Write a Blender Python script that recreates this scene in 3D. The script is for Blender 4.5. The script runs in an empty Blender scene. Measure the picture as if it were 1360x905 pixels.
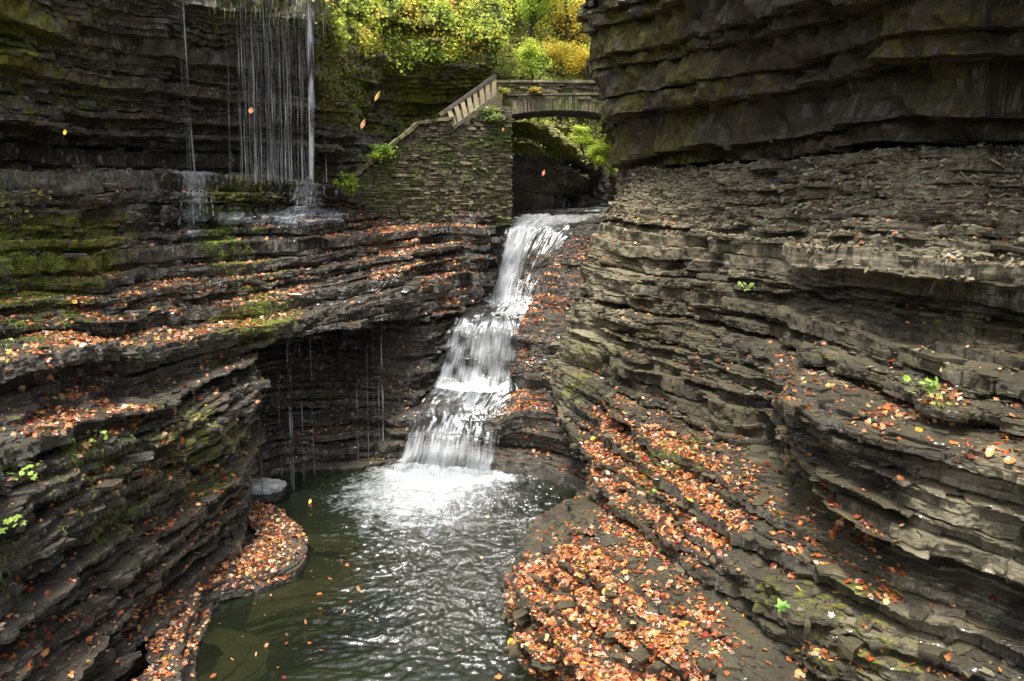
import bpy, math, random
import numpy as np
random.seed(5)
rng = np.random.default_rng(11)
S = bpy.context.scene
COL = S.collection
R = math.radians

# ------------------------------------------------------------------ camera model (photo 1360 x 905)
FPX, PPY, CAMZ = 1047.0, 392.0, 6.0
PIT = R(8)
CP, SP = math.cos(PIT), math.sin(PIT)

def P(px, Y, z):
    """point at distance Y in front of the camera and height z, seen at column px"""
    d = Y * CP - (z - CAMZ) * SP
    return ((px - 680) * d / FPX, Y, z)

def Q(px, py, Y):
    """point at distance Y seen at pixel (px, py)"""
    dx, dy = (px - 680) / FPX, (PPY - py) / FPX
    ry, rz = CP + dy * SP, -SP + dy * CP
    t = Y / ry
    return (dx * t, Y, CAMZ + rz * t)

def proj(p):
    p = np.asarray(p, float)
    d = p[..., 1] * CP - (p[..., 2] - CAMZ) * SP
    v = p[..., 1] * SP + (p[..., 2] - CAMZ) * CP
    d = np.where(d < 0.3, 0.3, d)
    return 680 + FPX * p[..., 0] / d, PPY - FPX * v / d, d

# ------------------------------------------------------------------ noise
def _hash(i, j, k, s):
    n = (i.astype(np.int64) * 374761393 + j.astype(np.int64) * 668265263 + k.astype(np.int64) * 1274126177 + s * 974634913) & 0xFFFFFFFF
    n = ((n ^ (n >> 13)) * 1274126177) & 0xFFFFFFFF
    n = ((n ^ (n >> 16)) * 2246822519) & 0xFFFFFFFF
    return ((n ^ (n >> 15)) & 0xFFFFFF) / float(0xFFFFFF)

def vnoise(x, y, z, s=0):
    x, y, z = np.broadcast_arrays(np.asarray(x, float), np.asarray(y, float), np.asarray(z, float))
    i, j, k = np.floor(x), np.floor(y), np.floor(z)
    fx, fy, fz = x - i, y - j, z - k
    fx, fy, fz = [f * f * (3 - 2 * f) for f in (fx, fy, fz)]
    out = 0
    for a in (0, 1):
        wa = fx if a else 1 - fx
        for b in (0, 1):
            wb = fy if b else 1 - fy
            for c in (0, 1):
                wc = fz if c else 1 - fz
                out = out + wa * wb * wc * _hash(i + a, j + b, k + c, s)
    return out * 2 - 1

def lnoise(a, key, s=0):
    """1-D noise with straight runs and sharp corners"""
    a = np.asarray(a, float) + .31 * key; i = np.floor(a); f = a - i
    k = np.full(a.shape, math.floor(key * 7.0)); z = np.zeros(a.shape)
    return (_hash(i, k, z, s) * (1 - f) + _hash(i + 1, k, z, s) * f) * 2 - 1

def terrace(rows, spec, seed=0, tread=.05):
    """turn the slope between control rows i and i+1 into spec[i] steep steps"""
    rg = np.random.default_rng(900 + seed); out = []
    rows = [np.array(r, float) for r in rows]
    for i, r in enumerate(rows):
        out.append(r)
        n = spec.get(i, 0)
        if not n or i + 1 >= len(rows): continue
        nx = rows[i + 1]; m = len(r)
        fz = np.arange(1, n) / n
        last = r; lz = r[:, 2]
        for q in range(1, n + 1):
            f = np.clip(q / n + (rg.normal(0, .28 / n, m) if q < n else np.zeros(m)), 0, 1)[:, None]
            xy = r[:, :2] * (1 - f) + nx[:, :2] * f
            z1 = r[:, 2] + (nx[:, 2] - r[:, 2]) * (q / n)
            dz = z1 - lz
            out.append(np.c_[xy, lz + dz * tread])                      # back edge of the tread
            if q < n: out.append(np.c_[xy - (xy - last[:, :2]) * .10, z1 - dz * .12])   # lip of the next step leans out
            last = np.c_[xy, z1]; lz = z1
            if q < n: out.append(last)
    return out

def fbm(x, y, z, s=0, o=3):
    t, a, f = 0, 1.0, 1.0
    for n in range(o):
        t = t + a * vnoise(x * f, y * f, z * f, s + n * 17)
        a *= .5; f *= 2.03
    return t

def inpoly(px, py, poly):
    c = np.zeros(px.shape, bool)
    n = len(poly)
    for i in range(n):
        x1, y1 = poly[i]; x2, y2 = poly[(i + 1) % n]
        if y1 == y2: continue
        cond = ((y1 > py) != (y2 > py)) & (px < (x2 - x1) * (py - y1) / (y2 - y1) + x1)
        c ^= cond
    return c

_inp = inpoly
def inpoly(px, py, poly):
    """region mask with a ragged, feathered edge"""
    q = np.array(poly, float); px = np.asarray(px, float); py = np.asarray(py, float)
    near = (px > q[:, 0].min() - 60) & (px < q[:, 0].max() + 60) & (py > q[:, 1].min() - 50) & (py < q[:, 1].max() + 50)
    full = np.zeros(px.shape)
    if not near.any(): return full
    px, py = px[near], py[near]
    wx = 26 * vnoise(px / 55, py / 40, 0, 301) + 9 * vnoise(px / 14, py / 11, 0, 302)
    wy = 18 * vnoise(px / 55, py / 40, 5, 303) + 7 * vnoise(px / 14, py / 11, 5, 304)
    out = 0
    for a, b in ((0, 0), (17, 5), (-16, -6), (5, -14), (-6, 15)):
        out = out + _inp(px + wx + a, py + wy + b, poly)
    full[near] = out / 5.0
    return full

# ------------------------------------------------------------------ mesh helpers
def mk(name, V, faces, mat=None, parent=None, attrs=None, cols=None, smooth=False, uv=None):
    """V (n,3); faces: list of (m,k) integer arrays"""
    me = bpy.data.meshes.new(name)
    V = np.asarray(V, np.float32).reshape(-1, 3)
    if not isinstance(faces, list): faces = [faces]
    faces = [np.asarray(f, np.int32) for f in faces if len(f)]
    loops = np.concatenate([f.ravel() for f in faces])
    tot = np.concatenate([np.full(len(f), f.shape[1], np.int32) for f in faces])
    st = np.concatenate([[0], np.cumsum(tot)[:-1]]).astype(np.int32)
    me.vertices.add(len(V)); me.vertices.foreach_set('co', V.ravel())
    me.loops.add(len(loops)); me.loops.foreach_set('vertex_index', loops)
    me.polygons.add(len(tot)); me.polygons.foreach_set('loop_start', st); me.polygons.foreach_set('loop_total', tot)
    me.polygons.foreach_set('use_smooth', np.full(len(tot), smooth, bool))
    me.update(calc_edges=True)
    for k, a in (attrs or {}).items():
        at = me.attributes.new(k, 'FLOAT', 'POINT'); at.data.foreach_set('value', np.asarray(a, np.float32).ravel())
    if cols is not None:
        at = me.attributes.new('tint', 'FLOAT_COLOR', 'POINT')
        c = np.ones((len(V), 4), np.float32); c[:, :3] = cols; at.data.foreach_set('color', c.ravel())
    if uv is not None:
        l = me.uv_layers.new(name='UVMap'); l.data.foreach_set('uv', np.asarray(uv, np.float32)[loops].ravel())
    o = bpy.data.objects.new(name, me); COL.objects.link(o)
    if mat: me.materials.append(mat)
    if parent: o.parent = parent
    return o

def struct(o): o['kind'] = 'structure'; return o
def stuff(o): o['kind'] = 'stuff'; return o
def tag(o, label, cat, group=None):
    o['label'] = label; o['category'] = cat
    if group: o['group'] = group
    return o
def empty(name, loc, label, cat, group=None):
    o = bpy.data.objects.new(name, None); COL.objects.link(o); o.location = loc
    return tag(o, label, cat, group)

def gridfaces(r, c, keep=None):
    i = np.arange(r * c).reshape(r, c)
    f = np.stack([i[:-1, :-1], i[:-1, 1:], i[1:, 1:], i[1:, :-1]], -1)
    f = f.reshape(-1, 4)
    return f if keep is None else f[keep.ravel()]

class MB:
    def __init__(s): s.v = []; s.q = []; s.n = 0
    def box(s, c, ux, uy, uz, jit=0):
        c, ux, uy, uz = [np.asarray(a, float) for a in (c, ux, uy, uz)]
        k = np.array([[x, y, z] for z in (-1, 1) for x, y in ((-1, -1), (1, -1), (1, 1), (-1, 1))], float)
        v = c + k[:, :1] * ux + k[:, 1:2] * uy + k[:, 2:] * uz
        if jit: v = v + rng.uniform(-jit, jit, v.shape)
        f = np.array([[0, 3, 2, 1], [4, 5, 6, 7], [0, 1, 5, 4], [1, 2, 6, 5], [2, 3, 7, 6], [3, 0, 4, 7]]) + s.n
        s.v.append(v); s.q.append(f); s.n += 8
    def tube(s, pts, rad, k=7):
        pts = np.asarray(pts, float); rad = np.broadcast_to(rad, (len(pts),))
        t = np.gradient(pts, axis=0); t /= np.linalg.norm(t, axis=1)[:, None] + 1e-9
        a = np.cross(t, [0.13, 0.31, 0.94]); b = np.cross(t, [0.93, .2, .1])
        a = np.where(np.linalg.norm(a, axis=1)[:, None] < .2, b, a); a /= np.linalg.norm(a, axis=1)[:, None]
        b = np.cross(t, a)
        th = np.linspace(0, 2 * np.pi, k, endpoint=False)
        ring = pts[:, None] + rad[:, None, None] * (np.cos(th)[None, :, None] * a[:, None] + np.sin(th)[None, :, None] * b[:, None])
        m = len(pts); i = np.arange(m * k).reshape(m, k); j = np.roll(i, -1, 1)
        f = np.stack([i[:-1], j[:-1], j[1:], i[1:]], -1).reshape(-1, 4) + s.n
        s.v.append(ring.reshape(-1, 3)); s.q.append(f); s.n += m * k
    def build(s, name, mat, parent=None, **kw):
        return mk(name, np.concatenate(s.v), np.concatenate(s.q), mat, parent, **kw)

# ------------------------------------------------------------------ materials
def newmat(name):
    m = bpy.data.materials.new(name); m.use_nodes = True
    nt = m.node_tree; nt.nodes.clear()
    out = nt.nodes.new('ShaderNodeOutputMaterial')
    return m, nt, out
class NT:
    def __init__(s, nt): s.nt = nt
    def n(s, t, **kw):
        x = s.nt.nodes.new(t)
        for k, v in kw.items():
            if k.startswith('_'): setattr(x, k[1:], v)
            else: x.inputs[k].default_value = v
        return x
    def l(s, a, b): s.nt.links.new(a, b)
    def math(s, op, a, b=None, clamp=False):
        x = s.nt.nodes.new('ShaderNodeMath'); x.operation = op; x.use_clamp = clamp
        for i, v in enumerate((a, b)):
            if v is None: continue
            if isinstance(v, (int, float)): x.inputs[i].default_value = v
            else: s.l(v, x.inputs[i])
        return x.outputs[0]
    def mix(s, fac, a, b):
        x = s.nt.nodes.new('ShaderNodeMix'); x.data_type = 'RGBA'
        for sock, v in ((x.inputs[0], fac), (x.inputs[6], a), (x.inputs[7], b)):
            if isinstance(v, (int, float)): sock.default_value = v
            elif isinstance(v, tuple): sock.default_value = (*v, 1)
            else: s.l(v, sock)
        return x.outputs[2]
    def attr(s, name):
        x = s.nt.nodes.new('ShaderNodeAttribute'); x.attribute_name = name; return x
    def noise(s, scale, detail=4, rough=.6, vec=None, stretch=None):
        tc = s.nt.nodes.new('ShaderNodeTexCoord')
        src = vec or tc.outputs['Object']
        if stretch:
            mp = s.nt.nodes.new('ShaderNodeMapping'); mp.inputs['Scale'].default_value = stretch
            s.l(src, mp.inputs['Vector']); src = mp.outputs[0]
        x = s.n('ShaderNodeTexNoise', Scale=scale, Detail=detail, Roughness=rough); s.l(src, x.inputs['Vector'])
        return x.outputs['Fac']
    def ramp(s, fac, a, b):
        x = s.nt.nodes.new('ShaderNodeMapRange'); x.inputs[1].default_value = a; x.inputs[2].default_value = b
        s.l(fac, x.inputs[0]); return x.outputs[0]

def rock_material(name, dark, mid, pale0, pale1, rough=.75, moss0=(.055, .065, .008), moss1=(.19, .19, .022)):
    m, nt, out = newmat(name); N = NT(nt)
    moss, wet, pale = N.attr('moss').outputs['Fac'], N.attr('wet').outputs['Fac'], N.attr('pale').outputs['Fac']
    big = N.noise(1.3, 5, .6)
    band = N.noise(3.0, 5, .65, stretch=(.35, .35, 6))
    fine = N.noise(26, 4, .7, stretch=(1, 1, 2.5))
    f = N.math('ADD', N.math('MULTIPLY', big, .45), N.math('MULTIPLY', band, .55))
    f = N.ramp(f, .36, .64)
    c = N.mix(f, dark, mid)
    cp = N.mix(N.ramp(N.math('ADD', N.math('MULTIPLY', band, .5), N.math('MULTIPLY', fine, .5)), .38, .62), pale0, pale1)
    pm = N.ramp(N.math('ADD', pale, N.math('MULTIPLY', N.math('SUBTRACT', band, .5), .9)), .38, .62)
    c = N.mix(pm, c, cp)
    # rusty stain patches
    rust = N.ramp(N.noise(.9, 3, .6, stretch=(1, 1, 2)), .56, .72)
    c = N.mix(N.math('MULTIPLY', rust, .45), c, (.115, .062, .03))
    sp = N.noise(34, 5, .8, stretch=(1, 1, 2))
    c = N.mix(N.math('MULTIPLY', N.ramp(fine, .42, .62), .6), c, N.mix(.7, c, (.008, .007, .005)))
    c = N.mix(N.math('MULTIPLY', N.ramp(sp, .56, .72), .55), c, N.mix(.5, cp, (.3, .27, .2)))
    mn = N.noise(6, 5, .7)
    mm = N.ramp(N.math('ADD', moss, N.math('MULTIPLY', N.math('SUBTRACT', mn, .5), 1.3)), .42, .62)
    mcol = N.mix(N.ramp(N.noise(9, 3, .6), .35, .65), moss0, moss1)
    wetd = N.math('SUBTRACT', 1.0, N.math('MULTIPLY', wet, .45))
    hs = N.n('ShaderNodeVectorMath', _operation='SCALE'); N.l(c, hs.inputs[0]); N.l(wetd, hs.inputs[3])
    c = N.mix(mm, hs.outputs[0], mcol)
    b = N.n('ShaderNodeBsdfPrincipled')
    N.l(c, b.inputs['Base Color'])
    wn = N.math('MULTIPLY', wet, N.ramp(N.noise(3.5, 4, .6), .3, .6))
    wn = N.math('MULTIPLY', wn, N.math('SUBTRACT', 1.0, N.math('MULTIPLY', mm, .8)))
    ro = N.math('SUBTRACT', rough, N.math('MULTIPLY', wn, rough - .13))
    N.l(ro, b.inputs['Roughness'])
    N.l(N.math('ADD', .3, N.math('MULTIPLY', wn, .7)), b.inputs['Specular IOR Level'])
    N.l(N.math('MULTIPLY', wn, .9), b.inputs['Coat Weight']); b.inputs['Coat Roughness'].default_value = .1; b.inputs['Coat IOR'].default_value = 1.45
    bp = N.n('ShaderNodeBump', Strength=1.0, Distance=.045)
    h = N.math('ADD', N.math('MULTIPLY', N.noise(16, 6, .75, stretch=(1, 1, 2.2)), 1.0), N.math('MULTIPLY', N.noise(48, 4, .7), .5))
    N.l(h, bp.inputs['Height']); N.l(bp.outputs[0], b.inputs['Normal'])
    N.l(b.outputs[0], out.inputs[0])
    return m

M = {}
M['rock_left'] = rock_material('wet_shale', (.030, .025, .016), (.155, .128, .082), (.16, .14, .10), (.34, .305, .235))
M['rock_right'] = rock_material('dry_shale', (.020, .017, .007), (.125, .103, .050), (.14, .118, .064), (.35, .305, .195))

M['rock_over'] = rock_material('overhang_shade_shale', (.013, .010, .004), (.072, .056, .020), (.07, .055, .03), (.14, .12, .07), moss0=(.03, .03, .005), moss1=(.12, .10, .014))  # base colour carries the shade under the overhang as well as black lichen

def tint_material(name, rough=.55, trans=.35, spec=.3):
    m, nt, out = newmat(name); N = NT(nt)
    a = N.attr('tint').outputs['Color']
    b = N.n('ShaderNodeBsdfPrincipled', Roughness=rough); b.inputs['Specular IOR Level'].default_value = spec
    N.l(a, b.inputs['Base Color'])
    if trans:
        t = N.n('ShaderNodeBsdfTranslucent'); N.l(a, t.inputs['Color'])
        mx = N.n('ShaderNodeMixShader', Fac=trans); N.l(b.outputs[0], mx.inputs[1]); N.l(t.outputs[0], mx.inputs[2])
        N.l(mx.outputs[0], out.inputs[0])
    else: N.l(b.outputs[0], out.inputs[0])
    return m
M['leaf'] = tint_material('dead_leaf', .38, .15, .5)
M['foliage'] = tint_material('foliage', .45, .5, .4)
M['flake'] = tint_material('stone_flake', .8, 0, .2)

def simple_rock(name, c0, c1, scale=5, moss=0.0, rough=.85, bump=.4):
    m, nt, out = newmat(name); N = NT(nt)
    g = N.n('ShaderNodeNewGeometry')
    c = N.mix(N.ramp(N.noise(scale, 5, .7), .35, .65), c0, c1)
    isl = N.n('ShaderNodeMix', _data_type='RGBA', _blend_type='MULTIPLY'); isl.inputs[0].default_value = .75
    rr = N.ramp(g.outputs['Random Per Island'], -.25, 1.0)
    N.l(c, isl.inputs[6]); N.l(rr, isl.inputs[7]); c = isl.outputs[2]
    if moss:
        mm = N.ramp(N.noise(1.8, 5, .7), .62 - moss * .25, .74 - moss * .25)
        c = N.mix(mm, c, (.07, .085, .016))
    b = N.n('ShaderNodeBsdfPrincipled', Roughness=rough); N.l(c, b.inputs['Base Color'])
    bp = N.n('ShaderNodeBump', Strength=bump, Distance=.02); N.l(N.noise(scale * 5, 4, .7), bp.inputs['Height']); N.l(bp.outputs[0], b.inputs['Normal'])
    N.l(b.outputs[0], out.inputs[0])
    return m
M['stone'] = simple_rock('laid_stone', (.04, .033, .018), (.27, .23, .14), 5, .62)
M['stone_arch'] = simple_rock('arch_stone', (.09, .07, .04), (.29, .24, .155), 6, .5)
M['core'] = simple_rock('mortar_core', (.03, .028, .02), (.06, .05, .035), 6, 0)
M['post'] = simple_rock('weathered_post', (.20, .16, .09), (.38, .32, .19), 7, 0)
M['rail'] = simple_rock('weathered_rail', (.06, .05, .035), (.16, .135, .10), 7, 0)
M['bark'] = simple_rock('bark', (.03, .024, .018), (.09, .075, .055), 9, .1)
M['pale_rock'] = simple_rock('pale_wet_rock', (.42, .42, .40), (.62, .62, .6), 14, 0, .5)
M['soil'] = simple_rock('hill_soil', (.05, .045, .02), (.11, .10, .045), 2, .8)

def water_white(name, lo, hi, streak=(60, 1.6), bump=.9, tint=(.41, .43, .45), dens_attr=True):
    """white falling water: streaks along v; 'cover' says how dense it is"""
    m, nt, out = newmat(name); N = NT(nt)
    tc = nt.nodes.new('ShaderNodeTexCoord')
    s1 = N.noise(1.0, 4, .65, vec=tc.outputs['UV'], stretch=(streak[0], streak[1], 1))
    s2 = N.noise(1.0, 3, .6, vec=tc.outputs['UV'], stretch=(streak[0] * .28, streak[1] * 1.6, 1))
    s = N.math('ADD', N.math('MULTIPLY', s1, .55), N.math('MULTIPLY', s2, .45))
    cov = N.attr('cover').outputs['Fac']
    a = N.ramp(N.math('ADD', s, N.math('SUBTRACT', cov, .5)), lo, hi)
    b = N.n('ShaderNodeBsdfPrincipled', Roughness=.45); b.inputs['Base Color'].default_value = (*tint, 1)
    bp = N.n('ShaderNodeBump', Strength=bump, Distance=.05); N.l(s, bp.inputs['Height']); N.l(bp.outputs[0], b.inputs['Normal'])
    tl = N.n('ShaderNodeBsdfTranslucent'); tl.inputs[0].default_value = (*tint, 1)
    mx0 = N.n('ShaderNodeMixShader', Fac=.3); N.l(b.outputs[0], mx0.inputs[1]); N.l(tl.outputs[0], mx0.inputs[2])
    # clear water film where there is no foam
    fr = N.n('ShaderNodeFresnel', IOR=1.33); gl = N.n('ShaderNodeBsdfGlossy', Roughness=.22); gl.inputs[0].default_value = (.6, .6, .6, 1)
    tr = N.n('ShaderNodeBsdfTransparent'); tr.inputs[0].default_value = (.93, .95, .94, 1)
    mx1 = N.n('ShaderNodeMixShader'); N.l(fr.outputs[0], mx1.inputs[0]); N.l(tr.outputs[0], mx1.inputs[1]); N.l(gl.outputs[0], mx1.inputs[2])
    mx = N.n('ShaderNodeMixShader'); N.l(a, mx.inputs[0]); N.l(mx1.outputs[0], mx.inputs[1]); N.l(mx0.outputs[0], mx.inputs[2])
    N.l(mx.outputs[0], out.inputs[0])
    return m
M['falls'] = water_white('white_water', .38, .78)
M['film'] = water_white('water_film', .42, .75, streak=(26, 3.0), bump=.3)

def pool_material():
    m, nt, out = newmat('pool_water'); N = NT(nt)
    foam = N.attr('foam').outputs['Fac']
    n1 = N.noise(3.2, 6, .72); n2 = N.noise(11, 4, .7)
    nn = N.math('ADD', N.math('MULTIPLY', n1, .55), N.math('MULTIPLY', n2, .45))
    fm = N.ramp(N.math('ADD', nn, N.math('SUBTRACT', foam, .5)), .40, .80)
    bp = N.n('ShaderNodeBump', Distance=.045); N.l(N.math('MULTIPLY', N.attr('rip').outputs['Fac'], .8), bp.inputs['Strength'])
    N.l(N.math('ADD', N.noise(9, 4, .6), N.math('MULTIPLY', N.noise(22, 3, .6), .4)), bp.inputs['Height'])
    fr = N.n('ShaderNodeFresnel', IOR=1.75); N.l(bp.outputs[0], fr.inputs['Normal'])
    gl = N.n('ShaderNodeBsdfGlossy', Roughness=.04); N.l(bp.outputs[0], gl.inputs['Normal'])
    tr = N.n('ShaderNodeBsdfTransparent'); tr.inputs[0].default_value = (.50, .52, .36, 1)
    df = N.n('ShaderNodeBsdfDiffuse'); df.inputs[0].default_value = (.016, .021, .011, 1)
    mu = N.n('ShaderNodeMixShader', Fac=.34); N.l(tr.outputs[0], mu.inputs[1]); N.l(df.outputs[0], mu.inputs[2])
    w = N.n('ShaderNodeMixShader'); N.l(fr.outputs[0], w.inputs[0]); N.l(mu.outputs[0], w.inputs[1]); N.l(gl.outputs[0], w.inputs[2])
    fo = N.n('ShaderNodeBsdfPrincipled', Roughness=.5); fo.inputs['Base Color'].default_value = (.38, .40, .41, 1)
    mx = N.n('ShaderNodeMixShader'); N.l(fm, mx.inputs[0]); N.l(w.outputs[0], mx.inputs[1]); N.l(fo.outputs[0], mx.inputs[2])
    N.l(mx.outputs[0], out.inputs[0])
    return m
M['pool'] = pool_material()

# ------------------------------------------------------------------ layered rock loft
def crspline(C, u):
    """Catmull-Rom through control columns C (K,M,3) at parameters u"""
    Mn = C.shape[1]
    i = np.clip(np.floor(u).astype(int), 0, Mn - 2); f = (u - i)[None, :, None]
    g = lambda k: C[:, np.clip(k, 0, Mn - 1)]
    p0, p1, p2, p3 = g(i - 1), g(i), g(i + 1), g(i + 2)
    p0 = np.where((i - 1 < 0)[None, :, None], 2 * p1 - p2, p0)
    p3 = np.where((i + 2 > Mn - 1)[None, :, None], 2 * p2 - p1, p3)
    # tension .4 keeps the curve close to the traced points
    m1, m2 = .42 * (p2 - p0), .42 * (p3 - p1)
    f2, f3 = f * f, f * f * f
    return (2 * f3 - 3 * f2 + 1) * p1 + (f3 - 2 * f2 + f) * m1 + (-2 * f3 + 3 * f2) * p2 + (f3 - f2) * m2

LOFTS = {}
def loft(name, ctrl, mat, seed=0, bed=(.14, .32), lam=(.03, .08), amp=1.0, rough=1.0, pix=1.5, moss=None, wet=None, pale=None, maxcols=900, massy=.4, mid=.3, calm=None, seam=.75):
    C = np.array(ctrl, float)                       # K contours, M points, xyz
    K, Mn = C.shape[:2]
    rg = np.random.default_rng(100 + seed)
    uu = np.linspace(0, Mn - 1, Mn * 120)
    fine = crspline(C, uu)
    seg = np.linalg.norm(np.diff(fine, axis=1), axis=2).mean(0)
    _, _, dep = proj(fine); dep = np.maximum(dep.mean(0), 5.0)[1:]
    px, py, _ = proj(fine)
    vis = ((px > -120) & (px < 1480)).any(0)[1:]
    cst = seg / dep * FPX / 1.328 / pix * np.where(vis, 1, .25)
    cum = np.concatenate([[0], np.cumsum(cst)])
    n = int(min(maxcols, max(30, cum[-1])))
    u = np.interp(np.linspace(0, cum[-1], n), cum, uu)
    arc = np.interp(u, uu, np.concatenate([[0], np.cumsum(seg)]))
    Sx = crspline(C, u)                             # K,n,3
    # plan normals, smoothed over all contours
    tan = np.gradient(Sx[..., :2].mean(0), axis=0)
    tan /= np.linalg.norm(tan, axis=1)[:, None] + 1e-9
    k = max(3, n // 40); ker = np.ones(k) / k
    tan = np.stack([np.convolve(np.pad(tan[:, j], k, 'edge'), ker, 'same')[k:-k] for j in (0, 1)], -1)
    tan /= np.linalg.norm(tan, axis=1)[:, None] + 1e-9
    nrm = np.stack([tan[:, 1], -tan[:, 0], np.zeros(n)], -1)
    def at(t):
        i = min(int(t), K - 2); f = t - i
        return Sx[i] * (1 - f) + Sx[i + 1] * f
    # beds and laminae as intervals of t: (t0, t1, bed, kind)
    lams = []; bedno = 0
    for i in range(K - 1):
        dz = np.abs(Sx[i + 1, :, 2] - Sx[i, :, 2]).mean()
        cuts = [0.0]
        while cuts[-1] < 1:
            cuts.append(cuts[-1] + float(np.clip(rg.lognormal(math.log((bed[0] * bed[1]) ** .5), .45), bed[0] * .6, bed[1] * 1.3)) / max(dz, 1e-3))
        cuts = np.array(cuts) / cuts[-1] if len(cuts) > 2 else np.array([0, 1.0])
        for a, b in zip(cuts[:-1], cuts[1:]):
            hb = dz * (b - a)
            hard = rg.normal(0, .10) * amp
            massive = rg.random() < massy
            if hb > .07 and rg.random() < seam:          # a soft seam weathered back under the bed
                sm = a + (b - a) * min(.35, rg.uniform(.018, .05) / hb)
                lams.append((i + a, i + sm, bedno, hard, -rg.uniform(.06, .18) * amp, 0))
                a = sm; hb = dz * (b - a)
            nl = 1 if massive else max(1, int(round(hb / rg.uniform(*lam))))
            lc = np.cumsum(rg.uniform(.3, 1.7, nl)); lc = np.concatenate([[0], lc / lc[-1]])
            for c, d in zip(lc[:-1], lc[1:]):
                lams.append((i + a + (b - a) * c, i + a + (b - a) * d, bedno, hard, rg.normal(0, .02) * amp, int(massive)))
            bedno += 1
    rows = []; rowlam = []
    prev = None
    def blocks(L, key, s):
        idx = np.floor(arc / L + 7.3 * key + .35 * vnoise(arc * 1.3, key * 3.7, 0, s))
        return _hash(idx, np.full(n, key), np.zeros(n), s) * 2 - 1
    warp = .05 * vnoise(arc * .45, 0, 0, seed + 3) + .03 * vnoise(arc * 1.4, 0, 0, seed + 4)
    for li, (t0, t1, bno, hard, lo, mass) in enumerate(lams):
        base = at((t0 + t1) / 2).copy()
        z0, z1 = at(t0)[:, 2], at(t1)[:, 2]
        off = hard * (.7 + 1.1 * lnoise(arc * .5, bno * 3.3, seed + 21)) + lo
        off = off + .09 * amp * lnoise(arc * 1.1, bno * 5.1, seed + 31) + .05 * amp * lnoise(arc * 3.7, bno * 2.1, seed + 32)
        Lb = .35 + 1.1 * ((bno * .618) % 1)
        off = off + .085 * amp * blocks(Lb, bno, seed + 41)
        off = off - .16 * amp * (blocks(Lb * 1.7, bno + 50, seed + 43) > .62)       # blocks fallen out
        if mass:
            fr_ = (arc / (Lb * .5) + 3.1 * bno + .2 * vnoise(arc * 3, bno, 0, seed)) % 1
            off = off - .05 * amp * np.clip(1 - np.minimum(fr_, 1 - fr_) * Lb * .5 / .012, 0, 1)
        else:
            off = off + .04 * amp * lnoise(arc * 3.1, li * 2.3, seed + 51)
            off = off + .035 * amp * blocks(.12 + .5 * ((li * .618) % 1), li, seed + 61)
        off = off + .022 * amp * lnoise(arc * 12, li * 2.3, seed + 71)
        if calm is not None: off = off * calm(u, base[:, 2].mean())
        pos = base + nrm * off[:, None]
        lw = warp + .03 * vnoise(arc * 1.6, bno * 1.9, 0, seed + 81)
        h = np.abs(z1 - z0).mean()
        if prev is not None:
            gap = np.percentile(np.linalg.norm(pos[:, :2] - prev[:, :2], axis=1), 90)
            m = int(min(26, gap / .055))
            for q in range(1, m + 1):
                f = q / (m + 1)
                r = prev * (1 - f) + np.concatenate([pos[:, :2], (z0 + lw)[:, None]], 1) * f
                rows.append(r); rowlam.append(li)
        fr = (0, .5, 1) if h < .035 else ((0, .22, .75, 1) if h < .07 else (0, .12, .4, .7, .93, 1))
        for f in fr:
            r = pos.copy(); r[:, 2] = z0 + (z1 - z0) * f + lw
            ins = .004 if f in (0, 1) else 0
            r = r - nrm * (ins + .012 * vnoise(arc * 9, f * 3 + li * 1.3, 0, seed + 91)[:, None] * 1)
            rows.append(r); rowlam.append(li)
        prev = rows[-1]
    G = np.stack(rows)
    # large and small irregularity of the rock mass
    x, y, z = G[..., 0], G[..., 1], G[..., 2]
    d1 = .09 * rough * fbm(x * .7, y * .7, z * .9, seed + 5, 2)
    d2 = .026 * rough * fbm(x * 5, y * 5, z * 7, seed + 6, 4)
    d2 = d2 + .011 * fbm(x * 24, y * 24, z * 34, seed + 8, 2) + .10 * mid * fbm(x * 1.9, y * 1.9, z * 2.6, seed + 9, 3)
    G = G + nrm[None] * (d1 + d2)[..., None]
    G[..., 2] += .014 * rough * fbm(x * 4.3, y * 4.3, z * 3, seed + 7, 3)
    r = len(rows)
    x, y, z = G[..., 0], G[..., 1], G[..., 2]
    px, py, dep = proj(G)
    at_ = {}
    for nm, fn in (('moss', moss), ('wet', wet), ('pale', pale)):
        at_[nm] = np.clip(fn(x, y, z, px, py), 0, 1) * np.ones_like(x) if fn else np.zeros_like(x)
    o = struct(mk(name, G, gridfaces(r, n), mat, attrs=at_))
    # face data for scattering
    a, b, c, d = G[:-1, :-1], G[:-1, 1:], G[1:, 1:], G[1:, :-1]
    nn = np.cross(c - a, d - b) * .5
    ar = np.linalg.norm(nn, axis=2)
    LOFTS.setdefault('faces', {})[id(o)] = 0
    return dict(o=o, G=G, cen=((a + b + c + d) / 4), nrm=nn / (ar[..., None] + 1e-12), area=ar, a=a, b=b, d=d)

def soft(px, py, poly, s=0):
    return inpoly(px, py, poly).astype(float)

# ==================================================================== THE ROCK
W = lambda X, Y, z: (X, Y, z)
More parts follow.
